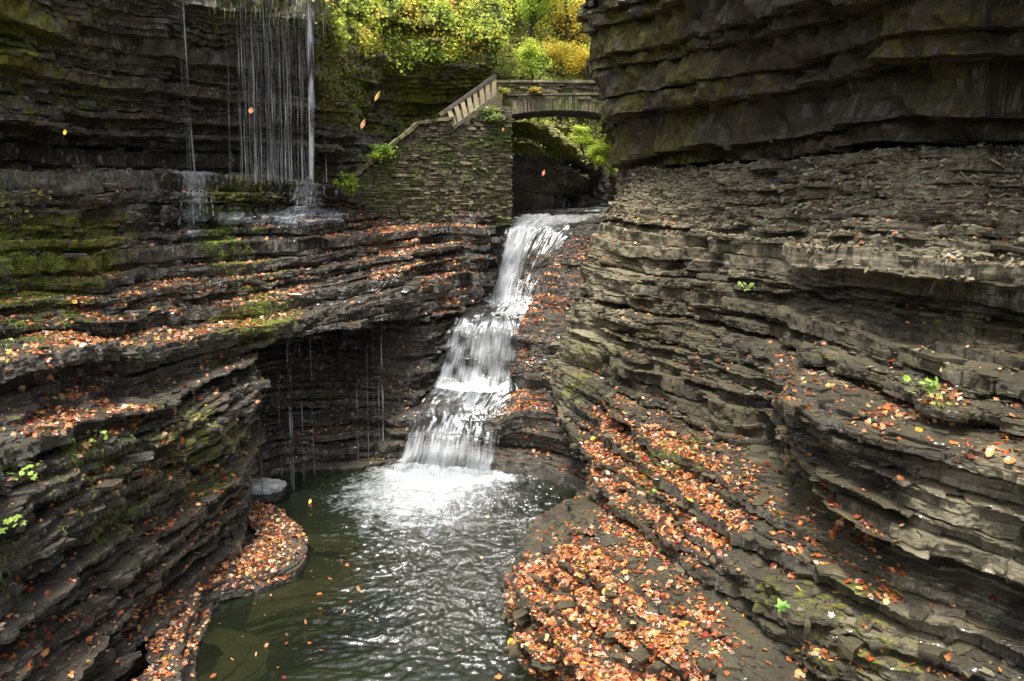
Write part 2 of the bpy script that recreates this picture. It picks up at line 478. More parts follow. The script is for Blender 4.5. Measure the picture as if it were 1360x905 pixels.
# ---- left wall: near foreground face, cave behind the drips, middle buttress up to the falls
def wetL(x, y, z, px, py): return .95 - .35 * ((z > 5.2) & (y < 14))
def feather(px, py, poly):
    return sum(inpoly(px + a, py + b, poly) for a, b in ((0, 0), (34, 10), (-34, -8), (64, -12), (-62, 14))) / 5
def mossL(x, y, z, px, py):
    m = .20 + .26 * fbm(x * .9, y * .6, z * 1.2, 77, 2)
    m = m + .46 * feather(px, py, [(0, 225), (60, 240), (190, 330), (190, 400), (60, 420), (0, 480)])
    m = m + .25 * feather(px, py, [(120, 225), (430, 240), (400, 275), (200, 330), (120, 300)])
    m = m + .55 * feather(px, py, [(285, 285), (335, 330), (390, 420), (380, 470), (320, 440), (290, 350)])
    m = m + .14 * feather(px, py, [(100, 560), (330, 520), (330, 640), (200, 740), (60, 740)])
    m = m + .10 * feather(px, py, [(200, 500), (340, 480), (330, 600), (220, 600)])
    m = m - .30 * feather(px, py, [(420, 280), (660, 280), (660, 620), (420, 620)])
    return m
L = [
 [W(-4.4,1,-.5), W(-4.5,6,-.5), W(-4.5,9.3,-.5), W(-4.5,12.6,-.5), W(-4.95,13.6,-.5), W(-5.1,15.6,-.5), W(-3.9,16.15,-.5), W(-2.8,16.3,-.5), W(-2.1,16.6,-.5), W(-1.2,18.5,-.5), W(-.6,23,-.5), W(-.3,34,-.5)],
 [W(-4.5,1,.4), W(-4.6,6,.4), W(-4.65,9.2,.4), W(-4.5,12.5,.4), W(-4.9,13.6,.4), W(-5.15,15.65,.4), W(-3.95,16.25,.4), W(-2.85,16.4,.4), W(-2.2,16.6,.4), W(-1.2,18.5,.4), W(-.6,23,.4), W(-.3,34,.4)],
 [W(-4.8,1,1.3), W(-4.8,6.2,1.3), W(-4.75,9,1.3), W(-4.5,12.3,1.3), W(-4.75,13.9,1.3), W(-5.8,16.1,1.2), W(-4.4,17.2,1.2), W(-3.0,17.2,1.2), W(-2.25,17.2,1.2), W(-1.6,18.5,1.3), W(-.6,23,1.3), W(-.3,34,1.3)],
 [W(-5.1,1,2.5), W(-5.0,6.2,2.5), W(-4.95,8.9,2.5), W(-4.6,12.0,2.4), W(-4.75,14.1,2.5), W(-7.0,16.6,2.5), W(-5.0,20.2,2.5), W(-3.0,18.2,2.4), W(-1.95,17.7,2.4), W(-1.45,18.7,2.4), W(-.8,22,2.5), W(-.3,34,2.5)],
 [W(-5.4,1,3.3), W(-5.1,6.2,3.3), W(-5.05,8.6,3.25), W(-4.9,11.4,2.9), W(-4.85,14.2,2.85), W(-6.4,15.8,2.85), W(-4.9,19.4,2.9), W(-2.9,18.2,2.9), W(-1.9,18.0,3.0), W(-1.35,19.5,2.9), W(-.8,21.6,2.9), W(-.3,34,3)],
 [W(-6.2,1,3.45), W(-5.8,6.4,3.45), W(-5.85,9.6,3.4), W(-5.7,11.4,3.1), W(-4.95,13.9,2.97), W(-4.4,15.1,3.0), W(-3.4,16.1,3.1), W(-2.55,16.95,3.1), W(-1.9,18.0,3.15), W(-1.25,19.9,3.0), W(-.8,21.8,3.0), W(-.3,34,3.1)],
 [W(-6.3,1,3.8), W(-5.9,6.5,3.8), W(-5.65,9.8,3.75), W(-5.35,11.5,3.45), W(-4.6,14.1,3.28), W(-4.2,15.2,3.2), W(-3.35,16.1,3.35), W(-2.45,17.0,3.4), W(-1.85,18.2,3.5), W(-1.15,20.1,3.3), W(-.75,21.9,3.3), W(-.3,34,3.3)],
 [W(-6.4,1,4.0), W(-6.0,6.7,4.0), W(-5.7,9.9,3.95), W(-5.45,11.6,3.65), W(-4.75,14.1,3.42), W(-4.35,15.3,3.35), W(-3.5,16.3,3.55), W(-2.6,17.2,3.65), W(-2.0,18.4,3.8), W(-1.2,20.3,3.7), W(-.7,21.9,3.6), W(-.3,34,3.6)],
 [W(-7.3,1,4.4), W(-7.0,7.5,4.4), W(-6.9,11.0,4.35), W(-6.4,12.6,4.2), W(-6.0,14.0,4.15), W(-5.3,15.5,4.1), W(-4.2,17.0,4.2), W(-3.1,18.0,4.3), W(-2.2,19.0,4.4), W(-1.3,20.9,4.4), W(-.6,22.2,4.3), W(-.2,34,4.3)],
 [W(-7.6,1,4.9), W(-7.4,8,4.9), W(-7.35,11.6,4.9), W(-7.0,13.2,4.85), W(-6.6,14.7,4.8), W(-5.7,16.0,4.8), W(-4.6,17.3,4.8), W(-3.5,18.5,4.8), W(-2.6,19.6,4.85), W(-1.8,21.2,4.85), W(-.5,22.4,4.8), W(-.1,34,4.8)],
 [W(-7.8,1,5.35), W(-7.5,8,5.35), W(-7.5,11.8,5.35), W(-7.15,13.5,5.3), W(-6.8,15.1,5.25), W(-5.95,16.4,5.25), W(-4.8,17.6,5.25), W(-4.1,19.3,5.15), W(-3.6,21.2,5.15), W(-2.2,22.2,5.15), W(-.35,22.7,5.1), W(0,34,5.1)],
 [W(-7.9,1,6.2), W(-7.55,8,6.2), W(-7.6,11.8,6.2), W(-7.2,13.6,6.2), W(-6.9,15.2,6.2), W(-6.0,16.6,6.15), W(-4.9,17.8,6.1), W(-4.3,19.8,5.9), W(-4.0,22.2,5.6), W(-2.3,24,5.4), W(-.6,25.5,5.4), W(-.3,34,5.4)],
 [W(-10,1,6.28), W(-9.8,8,6.28), W(-9.6,13,6.28), W(-9.3,15.3,6.28), W(-8.6,17.2,6.28), W(-7.4,19.2,6.25), W(-6.2,21,6.2), W(-5.6,22.5,6.0), W(-5.2,24.5,5.7), W(-3.3,26.5,5.5), W(-1.6,28,5.5), W(-1,34,5.5)],
]
left = loft('cliff', terrace(L, {1: 3, 7: 2, 8: 1, 9: 1}, 3), M['rock_left'], seed=1, moss=mossL, wet=wetL, pale=lambda x, y, z, px, py: .12 + .30 * inpoly(px, py, [(0, 220), (200, 240), (240, 330), (0, 330)]), pix=1.45, massy=.2, bed=(.10, .26))

# ---- upper left cliff, leaning out over the ledge
def mossUL(x, y, z, px, py):
    return .28 + .3 * fbm(x * .5, y * .5, z * .8, 5, 2) + .30 * inpoly(px, py, [(0, 0), (200, 0), (170, 110), (60, 150), (0, 140)]) + .4 * (px > 425) * (z > 7.5)
UL = [
 [W(-9.6,0,6.15), W(-9.4,7,6.15), P(-30,13.6,6.15), P(120,16.2,6.15), P(280,19.0,6.1), P(400,20.6,6.1), P(450,21.8,5.9), P(520,23.8,5.7), P(580,25.5,5.6), P(650,28.5,5.5)],
 [W(-9.6,0,6.7), W(-9.4,7,6.7), P(-20,13.4,6.7), P(120,16.0,6.7), P(280,18.8,6.7), P(400,20.3,6.6), P(450,21.6,6.5), P(520,24.2,6.5), P(580,26.3,6.6), P(650,29,6.6)],
 [W(-8.9,0,6.95), W(-8.7,7,6.95), P(-10,12.6,6.95), P(125,15.1,6.95), P(280,17.8,6.95), P(400,19.6,6.9), P(450,21.2,6.8), P(520,24.4,6.9), P(580,26.6,7.0), P(650,29,7)],
 [W(-8.7,0,7.8), W(-8.5,7,7.8), P(-10,12.3,7.8), P(125,14.9,7.8), P(280,17.6,7.8), P(400,19.2,7.8), P(447,20.6,7.8), P(510,24.4,7.8), P(575,26.7,7.9), P(650,28.8,8)],
 [W(-8.4,0,8.8), W(-8.2,7,8.8), P(-10,12.0,8.8), P(125,14.5,8.8), P(285,17.2,8.8), P(405,18.2,8.8), P(445,19.7,8.8), P(505,23.8,8.8), P(575,26.0,8.9), P(655,28.2,9.2)],
 [W(-8.1,0,9.4), W(-7.9,7,9.4), P(-10,11.7,9.4), P(125,14.0,9.5), P(290,16.6,9.5), P(410,16.9,9.5), P(442,18.8,9.5), P(495,22.6,9.6), P(580,24.8,9.7), P(665,27.2,9.9)],
 [W(-8.1,0,10.3), W(-7.9,7,10.3), P(-10,11.8,10.3), P(125,14.1,10.3), P(290,16.9,10.2), P(410,17.2,10.2), P(445,19.4,10.4), P(495,22.8,10.6), P(580,24.8,10.7), P(670,27.3,10.6)],
 [W(-9,0,11.5), W(-8.8,7,11.5), P(-60,12.6,11.5), P(90,15.3,11.4), P(270,18.2,11.2), P(400,18.6,11.2), P(440,20.8,11.6), P(490,24.0,12), P(580,26,12.2), P(680,28.5,12)],
 [W(-12,0,13), W(-12,7,13), W(-12,14,13), W(-11,17,13), W(-9,21,12.8), W(-7.5,23,12.8), W(-7,25,13.2), W(-6,28,14), W(-4,31,14.5), W(-1,34,14.5)],
 [W(-20,0,16), W(-20,7,16), W(-20,14,16), W(-18,20,17), W(-15,26,17), W(-13,29,17), W(-12,31,17.5), W(-10,34,18), W(-7,38,18.5), W(-2,42,18.5)],
]
upleft = loft('cliff', UL, M['rock_left'], seed=2, bed=(.25, .6), lam=(.06, .14), moss=mossUL, wet=lambda x, y, z, px, py: .55, rough=1.4, mid=1.0, pix=1.8)

# ---- right wall
def palR(x, y, z, px, py):
    p = .10 + .16 * (z > 4.0) + .10 * (z > 3.0) + .12 * fbm(x * .9, y * .9, z * 1.5, 14, 2)
    p = p + 1.0 * inpoly(px, py, [(720, 480), (800, 320), (830, 250), (930, 235), (860, 340), (800, 430), (760, 560), (720, 560)])
    p = p + .55 * inpoly(px, py, [(1200, 640), (1360, 590), (1360, 800), (1240, 905), (1130, 905), (1180, 760)])
    p = p + .18 * inpoly(px, py, [(930, 220), (1360, 190), (1360, 380), (1100, 380), (880, 340)])
    p = p - .3 * inpoly(px, py, [(780, 560), (1000, 560), (1080, 905), (680, 905), (680, 760)])
    return p
def mossR(x, y, z, px, py):
    return .22 + .22 * fbm(x * .8, y * .8, z * 1.5, 9, 2) + .12 * (z < 3) + .14 * inpoly(px, py, [(900, 760), (1250, 760), (1250, 905), (900, 905)])
def wetR(x, y, z, px, py):
    return .42 + .4 * inpoly(px, py, [(980, 440), (1160, 520), (1260, 640), (1000, 640)]) + .45 * (z < 2.4)
RW = [
 [W(4.5,34,-.5), W(3.8,25,-.5), P(812,16.4,-.5), P(815,14.2,-.5), P(815,12.9,-.5), P(920,10.3,-.5), P(1060,8.4,-.5), P(1180,7.3,-.5), P(1410,6.2,-.5), W(6.0,1,-.5)],
 [W(4.5,34,.5), W(3.8,25,.5), P(806,16.3,.5), P(805,13.9,.5), P(812,12.6,.5), P(915,10.1,.5), P(1060,8.3,.5), P(1190,7.0,.5), P(1400,6.0,.5), W(6.0,1,.5)],
 [W(4.5,34,1.0), W(3.8,25,1.0), P(798,16.2,.95), P(800,13.7,.95), P(812,12.4,.9), P(915,9.9,1.0), P(1060,8.1,1.1), P(1190,7.0,1.1), P(1400,6.0,1.1), W(6.0,1,1.1)],
 [W(4.4,34,1.2), W(3.7,25,1.2), P(778,16.2,1.15), P(784,13.3,1.1), P(792,11.9,1.1), P(890,9.5,1.2), P(1030,7.6,1.3), P(1160,6.6,1.3), P(1400,5.9,1.3), W(6.0,1,1.3)],
 [W(4.4,34,1.5), W(3.7,25,1.5), P(744,16.3,1.5), P(783,13.4,1.4), P(795,11.9,1.4), P(893,9.5,1.5), P(1030,7.6,1.6), P(1170,6.7,1.6), P(1400,5.95,1.6), W(6.0,1,1.6)],
 [W(4.3,34,2.2), W(3.6,25,2.2), P(732,16.5,2.2), P(800,14.2,2.1), P(845,12.4,2.1), P(935,10.1,2.2), P(1075,8.1,2.25), P(1210,7.05,2.2), P(1400,6.3,2.2), W(6.2,1,2.2)],
 [W(4.3,34,2.35), W(3.6,25,2.35), P(734,16.6,2.35), P(801,14.4,2.3), P(852,12.6,2.3), P(948,10.5,2.34), P(1105,9.0,2.34), P(1242,7.7,2.3), P(1415,6.8,2.3), W(6.4,1,2.3)],
 [W(4.3,34,2.65), W(3.6,25,2.65), P(742,16.8,2.65), P(803,14.8,2.6), P(862,12.9,2.6), P(962,10.8,2.6), P(1098,8.8,2.6), P(1235,7.5,2.5), P(1405,6.6,2.5), W(6.3,1,2.5)],
 [W(4.3,34,2.85), W(3.6,25,2.85), P(748,16.9,2.85), P(803,15.0,2.85), P(866,13.0,2.85), P(972,11.1,2.85), P(1072,8.7,2.75), P(1195,7.15,2.65), P(1400,6.25,2.6), W(6.2,1,2.6)],
 [W(4.3,34,3.5), W(3.6,25,3.5), P(764,17.1,3.4), P(803,15.3,3.45), P(876,13.4,3.5), P(985,11.6,3.55), P(1068,8.4,3.5), P(1215,6.95,3.5), P(1400,6.2,3.5), W(6.2,1,3.5)],
 [W(4.3,34,3.7), W(3.6,25,3.7), P(768,17.2,3.6), P(805,15.5,3.65), P(882,13.6,3.7), P(990,11.8,3.75), P(1085,8.7,3.7), P(1230,7.1,3.65), P(1400,6.4,3.65), W(6.3,1,3.65)],
 [W(4.3,34,4.2), W(3.6,25,4.2), P(778,17.4,4.1), P(815,15.7,4.15), P(893,13.7,4.2), P(1000,12.0,4.25), P(1120,9.5,4.25), P(1260,7.9,4.15), P(1410,7.2,4.1), W(6.9,1,4.1)],
 [W(4.3,34,4.3), W(3.6,25,4.3), P(781,17.5,4.2), P(818,15.75,4.25), P(896,13.75,4.3), P(1003,12.1,4.42), P(1145,9.9,4.45), P(1288,8.5,4.45), P(1428,7.9,4.42), W(7.3,1,4.28)],
 [W(4.3,34,4.65), W(3.6,25,4.65), P(790,17.7,4.6), P(833,15.9,4.65), P(912,13.9,4.7), P(1010,12.25,4.72), P(1150,10.1,4.72), P(1296,8.7,4.72), P(1432,8.05,4.70), W(7.2,1,4.7)],
 [W(4.3,34,4.85), W(3.6,25,4.85), P(795,17.8,4.8), P(838,15.9,4.85), P(916,13.9,4.9), P(1008,12.0,4.9), P(1125,9.3,4.95), P(1270,8.0,5.0), P(1415,7.4,5.0), W(7,1,5)],
 [W(4.3,34,5.1), W(3.6,25,5.1), P(802,18.0,5.05), P(842,16.1,5.1), P(920,14.1,5.1), P(1012,12.1,5.15), P(1130,9.6,5.2), P(1275,8.3,5.2), P(1420,7.7,5.2), W(7.2,1,5.2)],
 [W(4.3,34,6.35), W(3.6,25,6.3), P(832,19.2,6.3), P(880,17.6,6.35), P(945,15.9,6.35), P(1040,13.6,6.4), P(1165,11.6,6.45), P(1300,10.3,6.45), P(1430,9.6,6.45), W(9,1,6.45)],
 [W(6,34,6.5), W(5.5,25,6.5), P(870,20.5,6.5), P(930,19,6.5), P(1000,17.3,6.5), P(1090,15,6.5), P(1210,13,6.55), P(1340,11.6,6.55), P(1470,10.8,6.6), W(10.5,1,6.6)],
]
for row in RW:
    z5 = (row[5][2] + row[6][2]) / 2
    if 2.5 < z5 < 4.0: row.insert(6, P(1040, 10.7, z5))
    else: row.insert(6, tuple((np.array(row[5]) + np.array(row[6])) / 2))
_t = []
for i, row in enumerate(RW):                     # the talus slope in many small courses
    _t.append(np.array(row, float))
    if i == len(RW) - 3:
        for q in range(1, 8): _t.append(np.array(row) * (1 - q / 8) + np.array(RW[i + 1]) * (q / 8))
RW = _t
RW = terrace(RW, {4: 3, 6: 1, 8: 3, 10: 2}, 2)
right = loft('cliff', RW, M['rock_right'], seed=3, moss=mossR, wet=wetR, pale=palR, pix=1.4, maxcols=1000, calm=lambda u, z: 1 - .72 * np.exp(-((u - 2.3) / .6) ** 2) - (.6 * np.exp(-((u - 9.0) / .9) ** 2) if z < 2.75 else 0))

# ---- upper right overhang
UR = [
 [W(5.2,34,6.2), W(5.0,25,6.2), P(868,20.3,6.25), P(925,18.6,6.3), P(1000,16.8,6.3), P(1090,14.6,6.35), P(1210,12.6,6.4), P(1340,11.2,6.4), P(1480,10.4,6.4), W(10,1,6.4)],
 [W(4.6,34,6.3), W(4.2,25,6.3), P(834,19.5,6.25), P(885,17.8,6.38), P(950,16.0,6.45), P(1045,13.7,6.5), P(1170,11.7,6.55), P(1305,10.4,6.55), P(1440,9.7,6.55), W(9.2,1,6.55)],
 [W(4.4,34,6.6), W(4.0,25,6.6), P(828,19.3,6.5), P(880,17.6,6.6), P(945,15.8,6.7), P(1040,13.5,6.75), P(1165,11.5,6.8), P(1300,10.2,6.8), P(1435,9.5,6.8), W(9,1,6.8)],
 [W(4.2,34,7.6), W(3.8,25,7.6), P(812,19.2,7.5), P(868,17.2,7.5), P(935,15.2,7.5), P(1032,12.9,7.5), P(1160,10.9,7.5), P(1295,9.7,7.5), P(1430,9,7.5), W(8.5,1,7.5)],
 [W(3.6,34,8.8), W(3.4,25,8.8), P(792,19.1,8.7), P(850,17.0,8.5), P(922,14.8,8.4), P(1025,12.4,8.3), P(1155,10.4,8.2), P(1290,9.2,8.2), P(1425,8.5,8.2), W(8,1,8.2)],
 [W(3.2,34,10), W(3.0,25,10), P(776,19.0,10), P(836,16.4,9.8), P(905,13.7,9.6), P(1008,11.1,9.4), P(1140,9.1,9.2), P(1280,8.0,9.2), P(1420,7.4,9.2), W(7.8,1,9.2)],
 [W(3.2,34,11), W(3.0,25,11), P(768,19.0,10.9), P(832,16.3,10.6), P(902,13.5,10.4), P(1005,10.9,10.2), P(1140,8.9,10), P(1285,7.8,10), P(1430,7.2,10), W(8.2,1,10)],
 [W(6,34,12.5), W(6,25,12.5), W(5.5,20.5,12.5), W(5.6,18.5,13), W(6.0,16.5,14), W(6.6,14.5,15), W(7.6,13,15), W(8.6,11.5,15), W(9.4,10.5,15), W(10,1,15)],
 [W(14,34,17), W(13,26,17), W(9,23,18), W(7.6,20,21), W(7.6,17.5,23), W(8,15.5,24), W(9,14,24), W(10,12.5,24), W(11,11,24), W(11,1,24)],
 [W(30,44,19), W(30,30,20), W(30,26,22), W(30,22,25), W(30,20,26), W(30,18,27), W(30,16,27), W(30,14,27), W(30,12,27), W(30,1,27)],
]
def mossUR(x, y, z, px, py): return .30 + .35 * fbm(x * .8, y * .8, z * .9, 19, 3) + .15 * (px < 920)
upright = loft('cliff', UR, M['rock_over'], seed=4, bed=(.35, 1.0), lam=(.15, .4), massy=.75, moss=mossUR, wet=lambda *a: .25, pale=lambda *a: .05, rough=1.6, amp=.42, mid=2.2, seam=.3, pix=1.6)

# ---- bed of the cascade and the ledges to its right
BD = [
 [W(-4.2,18,-.5), W(-2.3,16.4,-.5), W(-1.2,15.95,-.5), W(-.3,15.85,-.5), W(.7,15.6,-.5), W(1.7,14.7,-.5), W(3.5,14.2,-.5)],
 [W(-4.2,18,.28), W(-2.3,16.4,.28), W(-1.2,16.0,.28), W(-.3,15.75,.28), W(.7,15.4,.28), W(1.7,14.6,.28), W(3.5,14.1,.28)],
 [W(-4.2,18,.36), W(-2.25,16.6,.36), W(-1.2,16.3,.36), W(-.3,16.3,.4), W(.7,16.0,.42), W(1.7,15.2,.4), W(3.5,14.6,.4)],
 [W(-4.2,18,1.1), W(-2.1,16.8,1.1), W(-1.2,16.45,1.1), W(-.35,16.15,1.1), W(.3,16.1,1.1), W(1.2,15.75,1.1), W(3.5,15.0,1.1)],
 [W(-4.2,18.2,1.28), W(-1.95,17.0,1.26), W(-1.2,16.6,1.22), W(-.35,16.3,1.25), W(.3,16.0,1.32), W(1.2,15.7,1.32), W(3.5,15.0,1.32)],
 [W(-4.2,18.6,1.34), W(-1.8,18.0,1.32), W(-1.0,17.9,1.30), W(-.1,17.7,1.32), W(.25,17.0,1.46), W(.9,16.9,1.5), W(3.5,16.2,1.5)],
 [W(-4.2,19,2.6), W(-1.6,18.4,2.6), W(-.9,18.3,2.6), W(.0,18.1,2.6), W(.4,17.6,2.55), W(1.0,17.3,2.55), W(3.5,16.8,2.55)],
 [W(-4.2,19.4,2.72), W(-1.5,18.8,2.70), W(-.8,18.7,2.68), W(.0,18.5,2.70), W(.45,18.2,2.75), W(1.0,17.9,2.85), W(3.5,17.2,2.9)],
 [W(-4,22,2.78), W(-.8,21.7,2.76), W(-.2,21.9,2.76), W(.38,21.1,2.76), W(.5,19.9,3.0), W(1.15,18.8,3.1), W(3.5,18,3.1)],
 [W(-4,22.4,3.8), W(-.6,22.2,3.8), W(.0,22.5,3.8), W(.8,21.9,3.8), W(1.15,21.1,3.9), W(1.8,20.2,3.95), W(3.5,19.5,4)],
 [W(-4,22.8,4.85), W(-.45,22.7,4.85), W(.4,23.0,4.85), W(1.5,22.8,4.8), W(2.0,22.3,4.95), W(2.6,21.6,5.0), W(4,21,5)],
 [W(-4,24,4.9), W(-.3,24,4.9), W(.7,24.2,4.88), W(1.9,24.2,4.88), W(2.5,23.6,5.05), W(3.2,23,5.1), W(5,22.4,5.1)],
 [W(-4,42,5.0), W(0,42,5.0), W(2,42,4.98), W(4,42,5.0), W(5,41,5.0), W(6,40,5.2), W(8,39,5.3)],
]
for row in BD:
    for q in (1, 2, 3):
        X_, Y_, Z_ = row[q]; row[q] = (X_, Y_ + (.16 if Y_ < 30 else 0), {1.1: .78, 1.26: .92, 1.22: .92, 1.25: .92, 1.32: 1.2, 1.30: 1.2}.get(Z_, Z_ - (.09 if Z_ > 1 else 0)))
bed = loft('river_bed', BD, M['rock_left'], seed=5, wet=lambda *a: .95, moss=lambda *a: .1, pale=lambda x, y, z, px, py: .1 + .2 * (px > 700), pix=1.8, amp=.5, rough=.5)

# ---- leaf covered ledge at the lower right
LR = [
 [P(830,14.2,-.5), P(772,13.5,-.5), P(722,12.3,-.5), P(690,11.2,-.5), P(696,10.2,-.5), P(715,9.3,-.5), P(770,8.3,-.5), P(930,6.8,-.5)],
 [P(830,14.2,.2), P(770,13.4,.2), P(720,12.2,.2), P(686,11.1,.2), P(692,10.1,.2), P(712,9.2,.2), P(765,8.2,.2), P(930,6.7,.2)],
 [P(830,14.1,.5), P(770,13.2,.5), P(721,12.0,.52), P(686,10.8,.55), P(692,9.85,.55), P(714,8.9,.55), P(775,7.9,.55), P(930,6.6,.55)],
 [P(832,14.0,.6), P(780,12.95,.6), P(745,11.7,.78), P(722,10.5,.86), P(735,9.55,.88), P(765,8.7,.88), P(830,7.7,.88), P(970,6.5,.72)],
 [P(834,13.8,.72), P(795,12.8,.72), P(775,11.5,.98), P(768,10.2,1.10), P(790,9.2,1.14), P(825,8.4,1.14), P(880,7.6,1.12), P(1010,6.4,.92)],
 [P(838,13.6,.85), P(815,12.6,.85), P(812,11.3,1.08), P(815,10.1,1.22), P(840,9.1,1.30), P(880,8.3,1.30), P(940,7.5,1.24), P(1060,6.4,1.12)],
 [P(860,13.6,.95), P(845,12.5,.95), P(860,11.2,1.12), P(880,10.1,1.24), P(920,9.2,1.32), P(975,8.4,1.32), P(1040,7.6,1.28), P(1150,6.5,1.25)],
 [P(900,13.6,1.0), P(900,12.5,1.0), P(930,11.2,1.15), P(960,10.2,1.25), P(1010,9.4,1.3), P(1080,8.6,1.3), P(1150,7.8,1.3), P(1250,6.6,1.3)],
]
ledge_r = loft('rock_ledge', terrace(LR, {2: 2, 3: 2, 4: 2, 5: 1}, 1), M['rock_right'], seed=6, bed=(.10, .2), lam=(.04, .08), amp=1.3, mid=.6, moss=lambda *a: .3, wet=lambda x, y, z, px, py: .75 + .2 * (z < .3), pale=lambda *a: .0, pix=1.5)

# ---- low leafy ledges along the left shore and the drowned shelves beside them
def shelf(pts, z, inner, seed, moss=.1):
    o = np.array([P(a, b, z) for a, b in pts]); c = np.array([P(a, b, z) for a, b in inner])
    lay = []
    for zz, f in ((z - .5, -.06), (z - .12, -.02), (z - .02, .0), (z, .12), (z + .03, .5), (z + .05, .9)):
        r = o * (1 - f) + c * f; r[:, 2] = zz; lay.append(r)
    return loft('rock_ledge', lay, M['rock_left'], seed=seed, bed=(.08, .14), amp=.5, rough=.5, moss=lambda *a: moss, wet=lambda *a: .9, pale=lambda *a: 1.0 if z < 0 else .2, pix=1.6)
sh1 = shelf([(215,10.3),(275,10.6),(330,11.0),(385,11.4),(402,12.1),(388,13.0),(345,13.7),(300,14.0)], .22, [(225,11.6),(260,11.9),(290,12.1),(310,12.4),(320,12.6),(310,12.9),(300,13.2),(280,13.4)], 21)
sh2 = shelf([(170,7.4),(225,8.2),(246,8.9),(252,9.6),(262,10.2),(250,10.7),(210,10.8)], .34, [(140,8.2),(170,8.8),(180,9.2),(190,9.7),(200,10.1),(200,10.3),(190,10.4)], 22)
sh3 = shelf([(330,10.2),(400,10.6),(470,11.0),(520,11.6),(520,12.3),(470,12.9),(390,13.2)], -.07, [(350,11.4),(390,11.6),(420,11.8),(430,12.0),(430,12.1),(410,12.2),(380,12.3)], 23)
sh4 = shelf([(240,8.2),(310,8.8),(350,9.3),(350,9.8),(310,10.0),(255,10.2)], -.08, [(240,9.0),(270,9.2),(280,9.4),(285,9.5),(270,9.6),(255,9.7)], 24)

# ---- far bank seen under the bridge
FB = [
 [W(-3,27,4.6), P(690,28.5,4.6), P(735,31,4.6), P(775,34,4.6), P(800,37,4.6), P(850,40,4.6), W(10,42,4.6)],
 [W(-3,27,5.6), P(688,28.5,5.7), P(735,31,5.5), P(775,34,5.3), P(803,37,5.1), P(850,40,5.1), W(10,42,5.1)],
 [W(-3,26.6,7.8), P(692,27.4,7.5), P(740,29.6,6.9), P(780,32,6.2), P(808,36,5.5), P(850,39,5.5), W(10,41,5.5)],
 [W(-3,26.6,8.3), P(693,27.5,8.0), P(745,29.8,7.3), P(786,32.2,6.5), P(812,36.2,5.7), P(850,39.2,5.8), W(10,41,5.8)],
 [W(-3,28.2,8.9), P(700,29.5,8.8), P(752,31.8,8.2), P(795,34.5,7.6), P(818,37.6,7.0), P(850,40,7), W(10,42,7)],
 [W(-3,31,10.5), P(705,33,10.6), P(758,35,10.6), P(805,37.5,10.6), P(835,39.5,10.6), P(860,42,10.4), W(11,44,10)],
 [W(-3,38,15), P(690,40,15), P(750,42,15), P(800,44,15), P(840,46,15), P(900,48,15), W(14,50,15)],
 [W(-5,48,18), P(690,50,18.5), P(750,52,19), P(800,54,19), P(840,56,19), P(900,58,19), W(20,60,19)],
]
far = loft('hill', FB, M['rock_left'], seed=8, bed=(.3, .6), lam=(.1, .2), moss=lambda x, y, z, px, py: .2 + .5 * (z > 7), wet=lambda *a: .4, rough=2, pix=2.2)

# ---- ground far below and around
g = 90
gv = np.array([(-g, -g, -1.0), (g, -g, -1.0), (g, g, -1.0), (-g, g, -1.0)])
struct(mk('ground', gv, np.array([[0, 1, 2, 3]]), simple_rock('stream_gravel', (.035, .035, .024), (.085, .08, .055), 3)))

# ==================================================================== WATER
# pool
def pool():
    xs = np.linspace(-6.2, 3.4, 560); ys = np.concatenate([np.linspace(4, 8.5, 60)[:-1], np.linspace(8.5, 18.2, 640)])
    X, Y = np.meshgrid(xs, ys)
    d = np.hypot((X + 1.15) * .8, Y - 16.0)
    ph = d + .35 * fbm(X * .6, Y * .6, 0, 3, 2)
    calm = 1.3 * np.clip(.06 + .94 * np.exp(-((X + .75 + (Y - 12) * .05 + .4 * fbm(X * .8, Y * .8, 0, 33, 2)) / 1.7) ** 2) * np.clip((Y - 8.2) / 1.6, .25, 1), 0, 1)
    ph2 = ph + .22 * fbm(X * 2.3, Y * 2.3, 0, 12, 2)
    Z = calm * (.020 * np.sin(ph2 * 12) * np.exp(-d * .05) + .022 * fbm(X * 2.6, Y * 4.2, 0, 4, 3) + .019 * fbm(X * 8.5, Y * 14, 0, 5, 2) + .010 * np.sin(ph2 * 27 + 3 * vnoise(X * 2, Y * 2, 0, 9)))
    boil = np.exp(-(d / 1.3) ** 2)
    Z = Z + boil * (.05 * fbm(X * 3, Y * 3, 0, 6, 3) + .03)
    dx = X + 1.1; dy = 16.05 - Y
    foam = .47 * np.exp(-((dx / 1.55) ** 2 + (dy / .8) ** 2) ** 1.5) + .40 * np.exp(-(((dx + .9) / 2.2) ** 2 + ((dy - 1.2) / 1.7) ** 2)) + .16 * np.exp(-((dx + .2) ** 2 + ((dy - 3) / 2.5) ** 2) / 4)
    foam = foam + .10 * np.exp(-(((X + 2.2) / 1.0) ** 2 + ((Y - 12.0) / 1.6) ** 2))
    foam = np.clip(foam + .10, 0, 1)
    V = np.stack([X, Y, Z], -1)
    return struct(mk('water', V, gridfaces(*X.shape), M['pool'], attrs={'foam': foam, 'rip': .06 + calm}, smooth=True))
pool()

